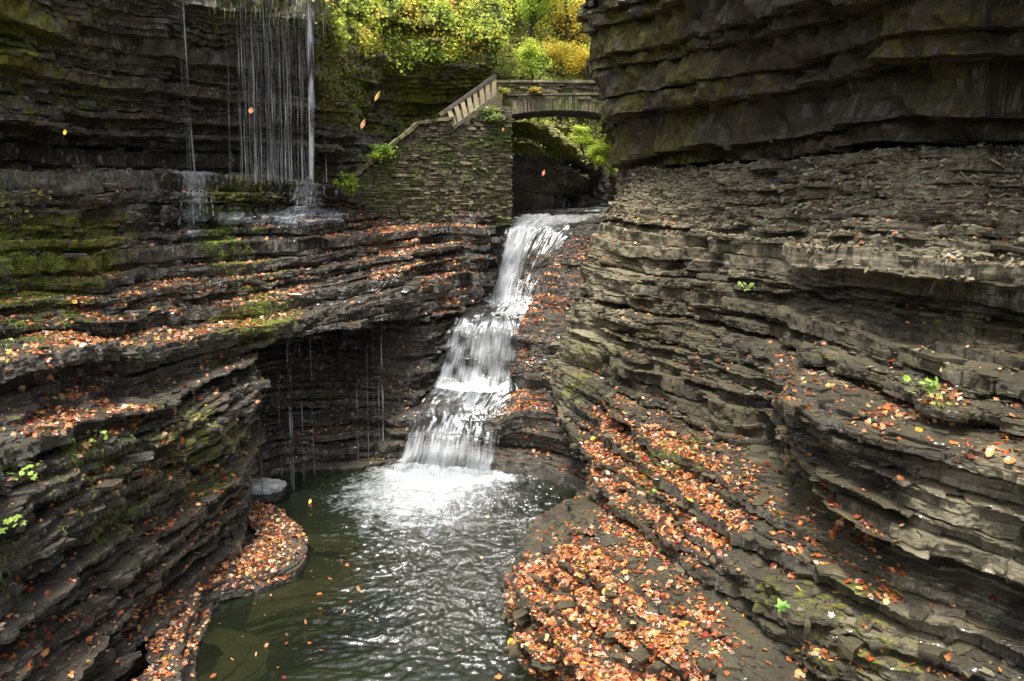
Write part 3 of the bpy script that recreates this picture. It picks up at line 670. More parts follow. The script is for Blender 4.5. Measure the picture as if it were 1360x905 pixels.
def sheet(name, rows, mat, cover, nu=120, nv=160, rip=.03, seed=0, kind=None, dens=None, udens=1.0):
    """water surface through rows of control points (each left to right), downstream order"""
    C = np.array(rows, float)
    A = crspline(C, np.linspace(0, C.shape[1] - 1, nu))                # rows, nu
    A = crspline(A.transpose(1, 0, 2), np.linspace(0, C.shape[0] - 1, nv)).transpose(1, 0, 2)   # nv, nu
    v = np.concatenate([[0], np.cumsum(np.linalg.norm(np.diff(A, axis=0), axis=2).mean(1))])
    wd = np.linalg.norm(np.diff(A, axis=1), axis=2).sum(1).mean()
    U = np.linspace(0, wd, nu)[None].repeat(nv, 0); Vv = v[:, None].repeat(nu, 1)
    nn = np.cross(np.gradient(A, axis=1), np.gradient(A, axis=0)); nn /= np.linalg.norm(nn, axis=2)[..., None] + 1e-9
    nn = np.where(nn[..., 1:2] > 0, -nn, nn)
    nz = fbm(U * 7, Vv * 1.2, 0, seed, 3) * .6 + fbm(U * 2, Vv * 2, 0, seed + 1, 2) * .8
    A = A + nn * (rip * nz)[..., None]
    uu = np.linspace(0, 1, nu)[None]; vv = np.linspace(0, 1, nv)[:, None]
    cov = cover(uu, vv, U, Vv) * np.ones((nv, nu))
    edge = np.minimum(uu, 1 - uu) * wd
    cov = cov - .5 * np.clip(1 - edge / (.10 + .10 * np.abs(vnoise(Vv * 3, 0, 0, seed))), 0, 1)
    o = mk(name, A, gridfaces(nv, nu), mat, attrs={'cover': cov}, uv=np.stack([U, Vv], -1).reshape(-1, 2) , smooth=True)
    return o

for lay in range(1):
    # lowest tier
    t1 = sheet('waterfall', [
        [Q(542,560,16.75), Q(580,552,16.7), Q(630,552,16.65), Q(668,562,16.6)],
        [Q(542,568,16.6), Q(580,560,16.5), Q(625,562,16.4), Q(664,572,16.4)],
        [Q(538,580,16.4), Q(575,574,16.15), Q(622,578,15.95), Q(662,590,15.98)],
        [Q(530,605,16.1), Q(570,600,15.85), Q(618,605,15.7), Q(659,612,15.8)],
        [P(524,15.98,.22), P(566,15.80,.22), P(615,15.66,.22), P(657,15.76,.22)],
        [P(521,15.92,-.02), P(564,15.72,-.02), P(615,15.58,-.02), P(659,15.7,-.02)],
    ], M['falls'], lambda u, v, U, V: .36 + .24 * np.clip(v * 2.2 - .3, 0, 1) + .1 * vnoise(U * 2, 0, 0, 2) + .2 * vnoise(U * 5, V * 4, 0, 15) * v - .34 * np.clip(.35 - v, 0, 1) * 2, rip=.05, seed=3)
    tag(t1, 'lowest white tier of the cascade, a broad veil pouring into the green pool', 'waterfall', 'tiers of the cascade')
    t2 = sheet('waterfall', [
        [P(612,19.3,2.82), P(640,19.5,2.80), P(668,19.3,2.80), P(690,19.2,2.82)],
        [P(603,18.7,2.80), P(632,18.6,2.79), P(665,18.5,2.78), P(690,18.4,2.78)],
        [P(594,18.35,2.55), P(626,18.2,2.55), P(662,18.1,2.55), P(690,18.05,2.5)],
        [P(586,18.1,2.05), P(620,17.95,2.0), P(658,17.85,2.0), P(688,17.8,1.95)],
        [P(580,17.9,1.6), P(612,17.75,1.55), P(655,17.65,1.55), P(686,17.65,1.55)],
        [P(572,17.6,1.40), P(608,17.3,1.38), P(652,17.2,1.38), P(688,17.3,1.38)],
    ], M['falls'], lambda u, v, U, V: .46 + .12 * v + .1 * vnoise(U * 3, 0, 0, 4) + .22 * vnoise(U * 5, V * 4, 0, 14) * v - .25 * np.clip(.25 - v, 0, 1) * 2, rip=.05, seed=13)
    tag(t2, 'middle tier of the cascade dropping between the dark pocket and the leafy right ledges', 'waterfall', 'tiers of the cascade')
    t3 = sheet('waterfall', [
        [P(690,24.6,5.06), P(725,24.6,5.05), P(765,24.6,5.05), P(800,24.4,5.06)],
        [P(684,23.4,5.02), P(714,23.5,5.02), P(748,23.4,5.0), P(788,23.2,5.0)],
        [P(672,22.7,4.75), P(700,22.7,4.72), P(728,22.6,4.66), P(757,22.3,4.55)],
        [P(665,22.3,4.1), P(689,22.2,4.1), P(711,22.1,4.05), P(732,21.9,3.95)],
        [P(658,22.0,3.4), P(678,21.9,3.4), P(698,21.8,3.35), P(714,21.6,3.3)],
        [P(650,21.7,2.98), P(670,21.5,2.95), P(692,21.3,2.93), P(708,21.3,2.95)],
        [P(640,21.0,2.86), P(665,20.7,2.86), P(692,20.6,2.86), P(704,20.7,2.86)],
    ], M['falls'], lambda u, v, U, V: .62 - .75 * np.clip(u * 2 - .75, 0, 1) * np.clip(v * 4 - .7, 0, 1) + .05 * v - .2 * np.clip(.2 - v, 0, 1) * 4 * u, rip=.05, seed=23)
    tag(t3, 'tall top tier of the cascade, narrowing from a wide lip under the bridge', 'waterfall', 'tiers of the cascade')
# quick water between the tiers
s1 = sheet('stream', [[Q(576,514,17.75), Q(612,514,17.7), Q(655,514,17.7), Q(700,514,17.7)],
                      [Q(556,524,17.5), Q(600,526,17.4), Q(650,527,17.35), Q(704,522,17.3)],
                      [Q(538,540,17.2), Q(590,540,17.1), Q(640,541,17.0), Q(672,541,16.9)],
                      [Q(538,556,16.85), Q(590,552,16.8), Q(640,552,16.75), Q(668,558,16.7)],
                      [Q(541,566,16.6), Q(590,559,16.52), Q(640,560,16.42), Q(666,570,16.4)]],
           M['film'], lambda u, v, U, V: .50 - .62 * np.clip(v * 1.6, 0, 1) + .3 * vnoise(U * 2, V * 2, 0, 8), nu=90, nv=90, rip=.05, seed=33); struct(s1)
s2 = sheet('stream', [[P(638,21.8,2.90), P(665,21.8,2.89), P(690,21.6,2.89), P(706,21.3,2.92)],
                      [P(628,20.6,2.86), P(655,20.4,2.85), P(682,20.3,2.85), P(704,20.2,2.88)],
                      [P(612,19.3,2.84), P(640,19.1,2.83), P(668,19.0,2.83), P(696,19.0,2.85)],
                      [P(604,18.7,2.78), P(634,18.55,2.78), P(666,18.45,2.78), P(690,18.4,2.78)]],
           M['film'], lambda u, v, U, V: .52 - .60 * np.clip(v * 1.4, 0, 1) + .3 * vnoise(U * 2, V * 2, 0, 9), nu=70, nv=90, rip=.05, seed=43); struct(s2)
s3 = sheet('stream', [[P(770,41,5.16), P(790,41,5.15), P(805,41,5.15), P(830,41,5.16)],
                      [P(700,33,5.12), P(740,33,5.1), P(790,33,5.1), P(830,33,5.12)],
                      [P(685,27,5.08), P(730,27,5.07), P(780,27,5.07), P(825,26.6,5.1)],
                      [P(690,24.4,5.05), P(725,24.4,5.05), P(765,24.3,5.05), P(806,24.1,5.06)]],
           M['film'], lambda u, v, U, V: .30 + .28 * u + .2 * vnoise(U * 1.2, V * 1.2, 0, 10), nu=90, nv=120, rip=.04, seed=53); struct(s3)

# thin falling threads
def threads(name, lst, label, group=None):
    """each thread: px, Y, ztop, zbot, radius"""
    mb = MB(); cv = []; uv = []
    for (px, Y, z0, z1, r, dx) in lst:
        n = 26
        t = np.linspace(0, 1, n)
        a = np.array(P(px, Y, (z0 + z1) / 2))
        ph = rng.uniform(0, 9)
        pts = np.stack([a[0] + dx * t ** 1.5 + .012 * vnoise(t * 5, ph, 0, 3), a[1] - .05 * t, z0 + (z1 - z0) * t], -1)
        rad = r * (.75 + .5 * np.abs(vnoise(t * 9, ph + 3, 0, 4))) * (1 + .5 * t)
        mb.tube(pts, rad, 6)
        cv.append(np.repeat(.44 + .36 * vnoise(t * 7, ph, 0, 6), 6) + rng.uniform(-.1, .15))
        uv.append(np.stack([np.tile(np.arange(6) * .05 + ph, n), np.repeat(t * abs(z0 - z1), 6)], -1))
    o = mb.build(name, M['falls'], attrs={'cover': np.concatenate(cv)}, uv=np.concatenate(uv), smooth=True)
    return tag(o, label, 'waterfall', group)
G_T = 'thin threads of falling water'
cur = []
for px in np.concatenate([np.linspace(306, 372, 80), np.linspace(373, 408, 36), [422, 425, 428]]):
    px = px + rng.normal(0, 4.5)
    if vnoise(px / 7, 3, 0, 5) < -.6: continue
    cur.append((px, 16.75 + rng.uniform(-.25, .3), 9.55 + rng.uniform(-.45, .3), 6.1 - rng.uniform(0, .12), rng.choice([.0016, .0026, .0045, .008], p=[.5, .28, .15, .07]), -.03))
threads('waterfall', cur, 'veil of many fine water threads falling from the mossy lip at upper left', G_T)
threads('waterfall', [(416, 16.6, 10.3, 6.1, .035, -.08), (414, 16.65, 9.9, 6.1, .02, -.09), (419, 16.6, 9.9, 6.0, .015, -.10)], 'thickest white water thread at the right edge of the upper left veil', G_T)
threads('waterfall', [(247, 16.0, 11.0, 6.2, .013, .05), (243, 16.05, 11.0, 6.2, .006, .05), (240, 16, 11, 6.2, .004, .03)], 'lone thin water thread left of the veil, falling from above the picture', G_T)
for c_, Y_, lab in ((256, 15.25, 'splashing trickles down the stony band under the lone thin thread'), (408, 16.5, 'splashing trickles under the thickest thread at the right end of the band')):
    sp = []
    for k in range(26):
        px_ = c_ + rng.normal(0, 10)
        sp.append((px_, Y_ + rng.uniform(-.4, .1), 6.2 - abs(rng.normal(0, .3)), 5.2 + rng.uniform(0, .6), rng.choice([.002, .004, .008]), rng.normal(0, .05)))
    threads('waterfall', sp, lab, G_T)
threads('waterfall', [(345, 14.75, 3.1, .0, .006, 0)], 'thinnest drip, falling onto the pale rock in the pool', G_T)
threads('waterfall', [(385, 15.0, 3.1, .0, .013, 0), (388, 15.0, 3.1, .0, .006, 0), (401, 15.4, 3.2, .02, .005, 0), (415, 15.7, 3.2, .02, .006, 0), (372, 14.9, 3.1, 0, .004, 0)], 'drips falling from the mossy point of the lower left ledge', G_T)
threads('waterfall', [(508, 16.75, 3.3, .0, .013, 0), (503, 16.7, 3.3, .0, .006, 0), (497, 16.6, 3.3, .0, .004, 0), (488, 16.5, 3.3, .0, .004, 0), (474, 16.3, 3.3, .0, .004, 0)], 'drips falling off the middle buttress into the dark hollow', G_T)

# films of water running over the rock
def film(src, poly, label_fn, off=.015, name='stream', base=.45):
    G = src['G']; r, c = G.shape[:2]
    px, py, _ = proj(src['cen'])
    keep = inpoly(px, py, poly) > .3
    nv = np.zeros_like(G); 
    nv[:-1, :-1] += src['nrm']; nv[1:, 1:] += src['nrm']; nv[1:, :-1] += src['nrm']; nv[:-1, 1:] += src['nrm']
    nv /= np.linalg.norm(nv, axis=2)[..., None] + 1e-9
    V = G + nv * off
    f = gridfaces(r, c, keep)
    used, inv = np.unique(f, return_inverse=True)
    Vf = V.reshape(-1, 3)[used]
    ppx, ppy, _ = proj(Vf)
    cov = label_fn(ppx, ppy)
    arc = (Vf[:, 0] + Vf[:, 1]) * .7
    o = mk(name, Vf, inv.reshape(-1, 4), M['film'], attrs={'cover': cov + (base - .5)}, uv=np.stack([arc, Vf[:, 2] * 2], -1))
    return struct(o)
film(left, [(225, 218), (300, 226), (450, 235), (450, 312), (300, 308), (225, 312)],
     lambda x, y: .14 + .48 * np.exp(-((x - 258) / 26) ** 2) + .54 * np.exp(-((x - 408) / 26) ** 2) + .74 * np.exp(-((y - 290) / 10) ** 2) * (x > 290) + .25 * np.exp(-((y - 226) / 7) ** 2))

# ==================================================================== LEAVES
PAL = np.array([(.42, .125, .035), (.52, .20, .06), (.30, .075, .022), (.55, .27, .11), (.60, .39, .25), (.20, .05, .015), (.62, .38, .05), (.22, .02, .015), (.14, .07, .035), (.55, .28, .14)])
PW_R = np.array([.19, .16, .16, .11, .08, .12, .03, .03, .07, .05]); PW_R /= PW_R.sum()
PW_L = np.array([.14, .10, .13, .15, .16, .11, .03, .01, .10, .07]); PW_L /= PW_L.sum()
def leaf_templates():
    T = []
    # pointed oval
    a = [(0, -.5), (.2, -.3), (.3, 0), (.2, .28), (0, .55), (-.2, .28), (-.3, 0), (-.2, -.3)]
    # lobed, maple-like
    b = [(0, -.45), (.12, -.28), (.42, -.25), (.26, -.02), (.5, .2), (.2, .2), (0, .6), (-.2, .2), (-.5, .2), (-.26, -.02), (-.42, -.25), (-.12, -.28)]
    c = [(0, -.5), (.25, -.35), (.38, -.05), (.3, .2), (.08, .5), (-.1, .45), (-.33, .18), (-.36, -.1), (-.22, -.36)]
    for p, cup in ((a, .5), (b, .35), (c, .7), (b, -.4), (a, -.6)):
        p = np.array(p); z = cup * (p[:, 0] ** 2) + .15 * np.sin(p[:, 1] * 5) * abs(cup)
        v = np.concatenate([np.c_[p, z], [[0, 0, 0]]]); n = len(p)
        f = np.array([[i, (i + 1) % n, n] for i in range(n)])
        T.append((v, f))
    return T
TL = leaf_templates()
def orient(nrm, spin, tilt, n):
    """frames (n,3,3) with z near nrm"""
    nz = nrm + tilt * rng.normal(size=(n, 3)); nz /= np.linalg.norm(nz, axis=1)[:, None]
    ref = np.where(np.abs(nz[:, 2:3]) > .9, [[1., 0, 0]], [[0, 0, 1.]])
    x = np.cross(ref, nz); x /= np.linalg.norm(x, axis=1)[:, None]; y = np.cross(nz, x)
    c, s = np.cos(spin)[:, None], np.sin(spin)[:, None]
    return np.stack([x * c + y * s, y * c - x * s, nz], 1)
def instance(tmpl, pos, fr, size, col):
    v, f = tmpl
    V = pos[:, None] + np.einsum('vk,nkj->nvj', v, fr) * size[:, None, None]
    Fc = f[None] + (np.arange(len(pos)) * len(v))[:, None, None]
    return V.reshape(-1, 3), Fc.reshape(-1, f.shape[1]), np.repeat(col, len(v), 0)
def leaf_mesh(name, pos, nrm, size, col, tilt=.42, mat=None, templates=TL):
    vs, fs, cs = [], [], []; n0 = 0
    n = len(pos); pick = rng.integers(0, len(templates), n)
    fr = orient(nrm, rng.uniform(0, 6.28, n), tilt, n)
    for k, t in enumerate(templates):
        m = pick == k
        if not m.any(): continue
        v, f, c = instance(t, pos[m], fr[m], size[m], col[m])
        vs.append(v); fs.append(f + n0); cs.append(c); n0 += len(v)
    return mk(name, np.concatenate(vs), np.concatenate(fs), mat or M['leaf'], cols=np.concatenate(cs))

def scatter(src, dens, up=.55):
    """random points on upward faces; dens(px,py,x,y,z) in leaves per m2"""
    c = src['cen']; px, py, dep = proj(c)
    w = dens(px, py, c[..., 0], c[..., 1], c[..., 2]) * src['area'] * np.clip((src['nrm'][..., 2] - up) / (1 - up) * 1.6, 0, 1)
    n = rng.poisson(w)
    idx = np.repeat(np.arange(n.size), n.ravel())
    u, v = rng.random(len(idx))[:, None], rng.random(len(idx))[:, None]
    a, b, d = [src[k].reshape(-1, 3)[idx] for k in 'abd']
    return a + (b - a) * u + (d - a) * v, src['nrm'].reshape(-1, 3)[idx]

POLY_R = [
 ([(765, 695), (670, 775), (665, 860), (700, 920), (980, 920), (910, 840), (830, 755)], 230),
 ([(795, 545), (860, 545), (990, 610), (1010, 690), (960, 725), (900, 775), (800, 700), (775, 640)], 200),
 ([(990, 690), (1060, 710), (1210, 765), (1200, 785), (1080, 770), (1000, 730)], 200),
 ([(1020, 455), (1110, 480), (1140, 545), (1085, 550), (1020, 505)], 90),
 ([(1095, 530), (1180, 520), (1360, 530), (1360, 610), (1200, 630), (1150, 590)], 75),
 ([(1010, 650), (1120, 680), (1210, 710), (1200, 735), (1010, 675)], 110),
 ([(915, 795), (990, 830), (980, 850), (915, 830)], 160), ([(1060, 850), (1140, 860), (1140, 880), (1070, 875)], 170),
 ([(1060, 800), (1120, 820), (1110, 835), (1060, 820)], 120),
 ([(1200, 905), (1240, 880), (1290, 880), (1290, 905)], 170), ([(1280, 835), (1320, 835), (1320, 850), (1280, 850)], 100),
]
def dens_right(px, py, x, y, z):
    d = np.full(px.shape, 7.0)
    for p, w in POLY_R: d = np.maximum(d, w * inpoly(px, py, p))
    cl = np.clip(.65 + 1.1 * fbm(x * 2.1, y * 2.1, z * 2.1, 61, 3), .05, 1.6)
    d = d * np.where(d > 190, np.maximum(cl, .55), cl)
    return 3.4 * d * np.where(px < 660, .3, 1)
POLY_L = [
 ([(20, 400), (110, 395), (290, 345), (400, 365), (425, 400), (340, 440), (200, 470), (60, 475), (10, 440)], 130),
 ([(90, 365), (290, 355), (290, 375), (90, 395)], 100), ([(160, 345), (285, 338), (285, 352), (160, 358)], 80),
 ([(310, 300), (480, 285), (580, 320), (560, 345), (430, 330), (320, 350)], 110),
 ([(490, 283), (665, 288), (650, 325), (560, 330), (625, 380), (640, 412), (590, 400), (520, 350)], 190),
 ([(0, 505), (70, 495), (140, 535), (205, 535), (200, 578), (100, 592), (0, 560)], 170),
 ([(0, 640), (40, 645), (40, 690), (0, 690)], 150), ([(90, 590), (140, 600), (120, 640), (85, 630)], 120),
]
def dens_left(px, py, x, y, z):
    d = np.full(px.shape, 16.0)
    for p, w in POLY_L: d = np.maximum(d, w * inpoly(px, py, p))
    d = d + 30 * inpoly(px, py, [(0, 560), (330, 560), (300, 700), (160, 905), (0, 905)])
    cl = np.clip(.6 + 1.3 * fbm(x * 2.1, y * 2.1, z * 4, 63, 3), .02, 1.8)
    return 3.4 * d * cl * np.where((z > 6.1), .3, 1)
def dens_shelf(px, py, x, y, z): return np.where(z > .05, 520, 0) * np.clip(.9 + .8 * fbm(x * 2, y * 2, z, 64, 2), .2, 1.5)
def dens_bed(px, py, x, y, z):
    d = np.zeros(px.shape)
    for p, w in (([(655, 515), (725, 515), (745, 580), (660, 585)], 260), ([(664, 615), (775, 635), (775, 660), (664, 645)], 170),
                 ([(690, 410), (735, 330), (800, 300), (800, 345), (740, 430), (725, 520), (690, 510)], 210), ([(495, 530), (560, 530), (575, 560), (480, 580)], 60)):
        d = np.maximum(d, w * inpoly(px, py, p))
    return 2 * d * np.clip(.75 + .9 * fbm(x * 2.1, y * 2.1, z * 2.1, 65, 2), .1, 1.5)

def leaves(pos, nrm, pw, name='leaf_litter'):
    n = len(pos)
    ci = rng.choice(len(PAL), n, p=pw)
    col = np.clip(PAL[ci] * rng.uniform(.45, 1.2, (n, 1)) * rng.uniform(.85, 1.15, (n, 3)), 0, .85)
    size = np.clip(rng.lognormal(math.log(.052), .42, n), .02, .11)
    return pos + nrm * rng.uniform(.006, .03, n)[:, None], nrm, size, col, ci

RR = [np.concatenate(x) for x in zip(scatter(right, dens_right, .6), scatter(ledge_r, lambda *a: 2.4 * dens_right(*a), .5))]
RL = [np.concatenate(x) for x in zip(scatter(left, dens_left, .5), scatter(sh1, dens_shelf, .4), scatter(sh2, dens_shelf, .4))]
RB = scatter(bed, dens_bed, .4)
pR = leaves(*RR, PW_R); pL = leaves(*RL, PW_L); pB = leaves(*RB, PW_R)
nf = 260
fx, fy = rng.uniform(-4.6, 1.2, nf), rng.uniform(8.2, 14.5, nf)
kp = (np.hypot((fx + 3.4) / 1.6, (fy - 10.2) / 2.2) < 1) | (rng.random(nf) < .25)
pF = leaves(np.stack([fx, fy, np.full(nf, .012)], -1)[kp], np.tile([[0, 0, 1.]], (kp.sum(), 1)), PW_L)
ALL = [np.concatenate([a[i] for a in (pR, pL, pB, pF)]) for i in range(5)]
px, py, dep = proj(ALL[0])
print('leaves', len(px))
# the leaves that show largest become things of their own
score = ALL[2] / dep * ((px > 5) & (px < 1355) & (py > 5) & (py < 900)) * np.clip(ALL[1][:, 2], 0, 1)
NEAR = 280
big = np.argsort(-score)[:NEAR]
rest = np.ones(len(px), bool); rest[big] = False
stuff(leaf_mesh('leaf_litter', *[a[rest] for a in ALL[:4]]))
CN = ['orange', 'light orange', 'rust brown', 'tan', 'pale pinkish tan', 'dark brown', 'yellow', 'dark red', 'blackish brown', 'dull tan']
lm = []
for i in big:
    t = TL[rng.integers(0, len(TL))]
    fr = orient(ALL[1][i:i + 1], rng.uniform(0, 6.28, 1), .25, 1)
    v = np.einsum('vk,kj->vj', t[0], fr[0]) * ALL[2][i]
    o = mk('fallen_leaf', v, t[1], M['leaf'], cols=np.repeat(ALL[3][i:i + 1], len(v), 0))
    o.location = ALL[0][i]
    where = 'strewn over the right-hand rock ledges' if ALL[0][i, 0] > -.5 else ('on the wet ledges along the left shore' if ALL[0][i, 2] < .7 else 'on the dark wet rock face at lower left')
    tag(o, f'dry {CN[ALL[4][i]]} leaf {where}', 'leaf', f'{CN[ALL[4][i]]} leaves {where}')

# leaves caught falling through the air
def falling(px, py, Y, size, col, elong, label):
    t = TL[0]
    v = t[0] * np.array([1.0 / elong * 1.3, 1, 1]) * size * .8
    a = rng.uniform(.2, .5); v = v @ np.array([[math.cos(a), 0, math.sin(a)], [math.sin(a) * .5, .3, -math.cos(a)], [0, 1, 0.15]]).T[:, [0, 2, 1]] if False else v
    rot = np.array([[math.cos(elong * .2), 0, -math.sin(elong * .2)], [0, 1, 0], [math.sin(elong * .2), 0, math.cos(elong * .2)]])
    v = np.stack([v[:, 0], v[:, 2], v[:, 1]], -1) @ rot
    o = mk('falling_leaf', v, t[1], M['leaf'], cols=np.tile(np.array(col), (len(v), 1)))
    o.location = Q(px, py, Y)
    tag(o, label, 'leaf', 'leaves in mid-air')
falling(333, 147, 10, .10, (.45, .18, .08), 1, 'round rusty leaf in mid-air before the fine water veil')
falling(86, 176, 9, .08, (.6, .45, .04), 1.2, 'small yellow leaf in mid-air before the dark upper left cliff')
falling(501, 128, 9, .16, (.42, .26, .03), 2.6, 'long yellow leaf in mid-air above the stone retaining wall')
falling(482, 165, 9, .15, (.42, .19, .07), 2.0, 'long orange leaf in mid-air left of the retaining wall')
falling(722, 230, 14, .14, (.55, .20, .10), 1.8, 'red-orange leaf in mid-air under the bridge')
falling(668, 172, 14, .08, (.5, .18, .06), 1.5, 'tiny rust leaf in mid-air before the top corner of the retaining wall')

# ==================================================================== LOOSE STONE FLAKES on the right talus slope
def flakes():
    t = []
    for k in range(5):
        n = 6; th = np.sort(rng.uniform(0, 6.28, n)); r = rng.uniform(.6, 1, n)
        p = np.c_[np.cos(th) * r, np.sin(th) * r * .7]
        v = np.concatenate([np.c_[p, np.full(n, -.12)], np.c_[p * .88, np.full(n, .12)], [[0, 0, .13]]])
        f = [[i, (i + 1) % n, n + (i + 1) % n] for i in range(n)] + [[i, n + (i + 1) % n, n + i] for i in range(n)] + [[n + i, n + (i + 1) % n, 2 * n] for i in range(n)]
        t.append((v, np.array(f)))
    def dens(px, py, x, y, z):
        d = np.zeros(px.shape)
        d = np.where((z > 5.0) & (z < 6.6), 430, d)
        d = np.where((z > 3.6) & (z < 4.3) & (px > 1050), 30, d)
        return d * np.clip(.7 + fbm(x * 1.5, y * 1.5, z * 1.5, 71, 2), .1, 2)
    pos, nrm = scatter(right, dens, .1)
    n = len(pos)
    size = np.clip(rng.lognormal(math.log(.045), .5, n), .015, .12) * np.where(pos[:, 2] < 5, .6, 1)
    base = np.array([(.15, .125, .08), (.10, .085, .05), (.22, .19, .13), (.07, .06, .038), (.18, .155, .105)])
    col = base[rng.integers(0, 5, n)] * rng.uniform(.7, 1.2, (n, 1))
    nn = nrm * .6 + np.array([0, 0, .6])
    nn /= np.linalg.norm(nn, axis=1)[:, None]
    o = leaf_mesh('loose_stones', pos + nrm * .01, nn, size, col, tilt=.3, mat=M['flake'], templates=t)
    stuff(o); print('flakes', n)
flakes()

def slabs(src, mat, dens, seed, med=.075, pal=.25, wetv=.3, mossv=.2):
    """broken shale plates lying on the treads and sticking out of the faces"""
    rg = np.random.default_rng(seed); T = []
    for k in range(7):
        n = rg.integers(4, 7); th = np.sort(rg.uniform(0, 6.28, n)); r = rg.uniform(.55, 1, n); t = rg.uniform(.08, .2)
        p = np.c_[np.cos(th) * r, np.sin(th) * r * rg.uniform(.5, .9)]
        v = np.concatenate([np.c_[p * rg.uniform(.85, 1), np.full(n, -t)], np.c_[p, np.full(n, t * .6)], np.c_[p * .93, np.full(n, t)], [[0, 0, t * 1.05]]])
        f = []
        for lv in (0, n):
            f += [[lv + i, lv + (i + 1) % n, lv + n + (i + 1) % n] for i in range(n)] + [[lv + i, lv + n + (i + 1) % n, lv + n + i] for i in range(n)]
        f += [[2 * n + i, 2 * n + (i + 1) % n, 3 * n] for i in range(n)]
        T.append((v, np.array(f)))
    c = src['cen']; px, py, dep = proj(c)
    w = dens * src['area'] * (px > -60) * (px < 1420) * (py > -60) * (py < 960) * np.clip(.55 + .9 * fbm(c[..., 0] * 1.3, c[..., 1] * 1.3, c[..., 2] * 1.8, seed, 2), .05, 2)
    idx = np.repeat(np.arange(w.size), rng.poisson(w).ravel()); n = len(idx)
    pos = src['cen'].reshape(-1, 3)[idx]; nrm = src['nrm'].reshape(-1, 3)[idx]
    size = np.clip(rng.lognormal(math.log(med), .55, n), .02, .32)
    hz = nrm.copy(); hz[:, 2] = 0
    pos = pos - hz * (size * rng.uniform(.2, .9, n))[:, None] + np.array([0, 0, .004])
    up = np.tile([[0, 0, 1.]], (n, 1)) + nrm * .12
    fr = orient(up, rng.uniform(0, 6.28, n), .09, n); pick = rng.integers(0, 7, n)
    vs, fs, ps = [], [], []; n0 = 0
    for k, t in enumerate(T):
        m = pick == k
        v, f, cc = instance(t, pos[m], fr[m], size[m], np.repeat(rng.normal(pal, .13, (m.sum(), 1)), 3, 1))
        vs.append(v); fs.append(f + n0); ps.append(cc[:, 0]); n0 += len(v)
    V = np.concatenate(vs); ps = np.concatenate(ps)
    o = mk('loose_stones', V, np.concatenate(fs), mat, attrs={'pale': np.clip(ps, 0, 1), 'wet': np.full(len(V), wetv), 'moss': np.full(len(V), mossv)})
    stuff(o); print('slabs', n)
slabs(right, M['rock_right'], 42, 201, .075, .25, .25, .15)
slabs(ledge_r, M['rock_right'], 75, 202, .07, .1, .4, .2)
slabs(left, M['rock_left'], 42, 203, .085, .2, .95, .2)
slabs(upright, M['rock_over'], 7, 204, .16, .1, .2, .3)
slabs(upleft, M['rock_left'], 9, 205, .14, .1, .5, .3)
slabs(bed, M['rock_left'], 25, 206, .08, .2, .95, .1)

# ==================================================================== BRIDGE, WALL, STAIR, RAIL
def stone_face(mb, P0, ux, L_, zb, ztop, nout, depth, hs=(.028, .075), ls=(.07, .30)):
    """courses of rough stones on a face from P0 along ux; ztop(s) top height"""
    P0 = np.array(P0, float); ux = np.array(ux, float); nout = np.array(nout, float)
    z = zb
    while True:
        h = rng.uniform(*hs); s = -rng.uniform(0, .2); any_ = False
        while s < L_:
            l = rng.uniform(*ls); s0, s1 = max(s, 0), min(s + l, L_); s += l
            if s1 - s0 < .05: continue
            if z + h * .6 > ztop((s0 + s1) / 2): continue
            any_ = True
            pr = rng.normal(0, .03)
            c = P0 + ux * (s0 + s1) / 2 + np.array([0, 0, z + h / 2 - P0[2]]) + nout * (pr - depth / 2)
            mb.box(c, ux * ((s1 - s0) / 2 - .006), nout * depth / 2, np.array([0, 0, h / 2 - .003]), .013)
        z += h
        if not any_ or z > 30: break

wall = empty('retaining_wall', P(570, 21.8, 5.1), 'rough dry stone retaining wall of thin flat courses below the stair', 'wall')
def wl(o, root):
    o.parent = root; o.matrix_parent_inverse = root.matrix_basis.inverted(); return o
bpy.context.view_layer.update()
def local(root, o):
    """child meshes are built in world coordinates; shift them to the root"""
    me = o.data; v = np.empty(len(me.vertices) * 3, np.float32); me.vertices.foreach_get('co', v)
    v = v.reshape(-1, 3) - np.array(root.location); me.vertices.foreach_set('co', v.ravel()); me.update()
    o.parent = root; return o
A = np.array(P(458, 21.3, 5.0)); B = np.array(P(680, 22.7, 5.0))
Lw = np.linalg.norm((B - A)[:2]); ux = np.array([(B - A)[0], (B - A)[1], 0]) / Lw; no = np.array([ux[1], -ux[0], 0])
def topwall(s):
    f = s / Lw; px = 458 + 222 * f
    py = np.interp(px, [458, 472, 555, 600, 622, 655, 680], [246, 236, 166, 160, 166, 143, 148])
    return Q(px, py, 21.3 + 1.4 * f)[2]
mb = MB(); stone_face(mb, A, ux, Lw, 4.85, topwall, no, .35)
local(wall, mb.build('stone_facing', M['stone']))
mb = MB()
ss = np.linspace(0, Lw, 40)
for s0, s1 in zip(ss[:-1], ss[1:]):
    zt = topwall((s0 + s1) / 2) - .06
    c = A + ux * (s0 + s1) / 2 - no * .75; c[2] = (4.7 + zt) / 2
    mb.box(c, ux * (s1 - s0) / 2, no * .62, (0, 0, (zt - 4.7) / 2))
local(wall, mb.build('core', M['core']))
# side facing on the stream side
mb = MB(); stone_face(mb, B + ux * 0.0 - no * .02, -no, 2.2, 4.85, lambda s: 8.15, ux, .3)
local(wall, mb.build('side_facing', M['stone']))
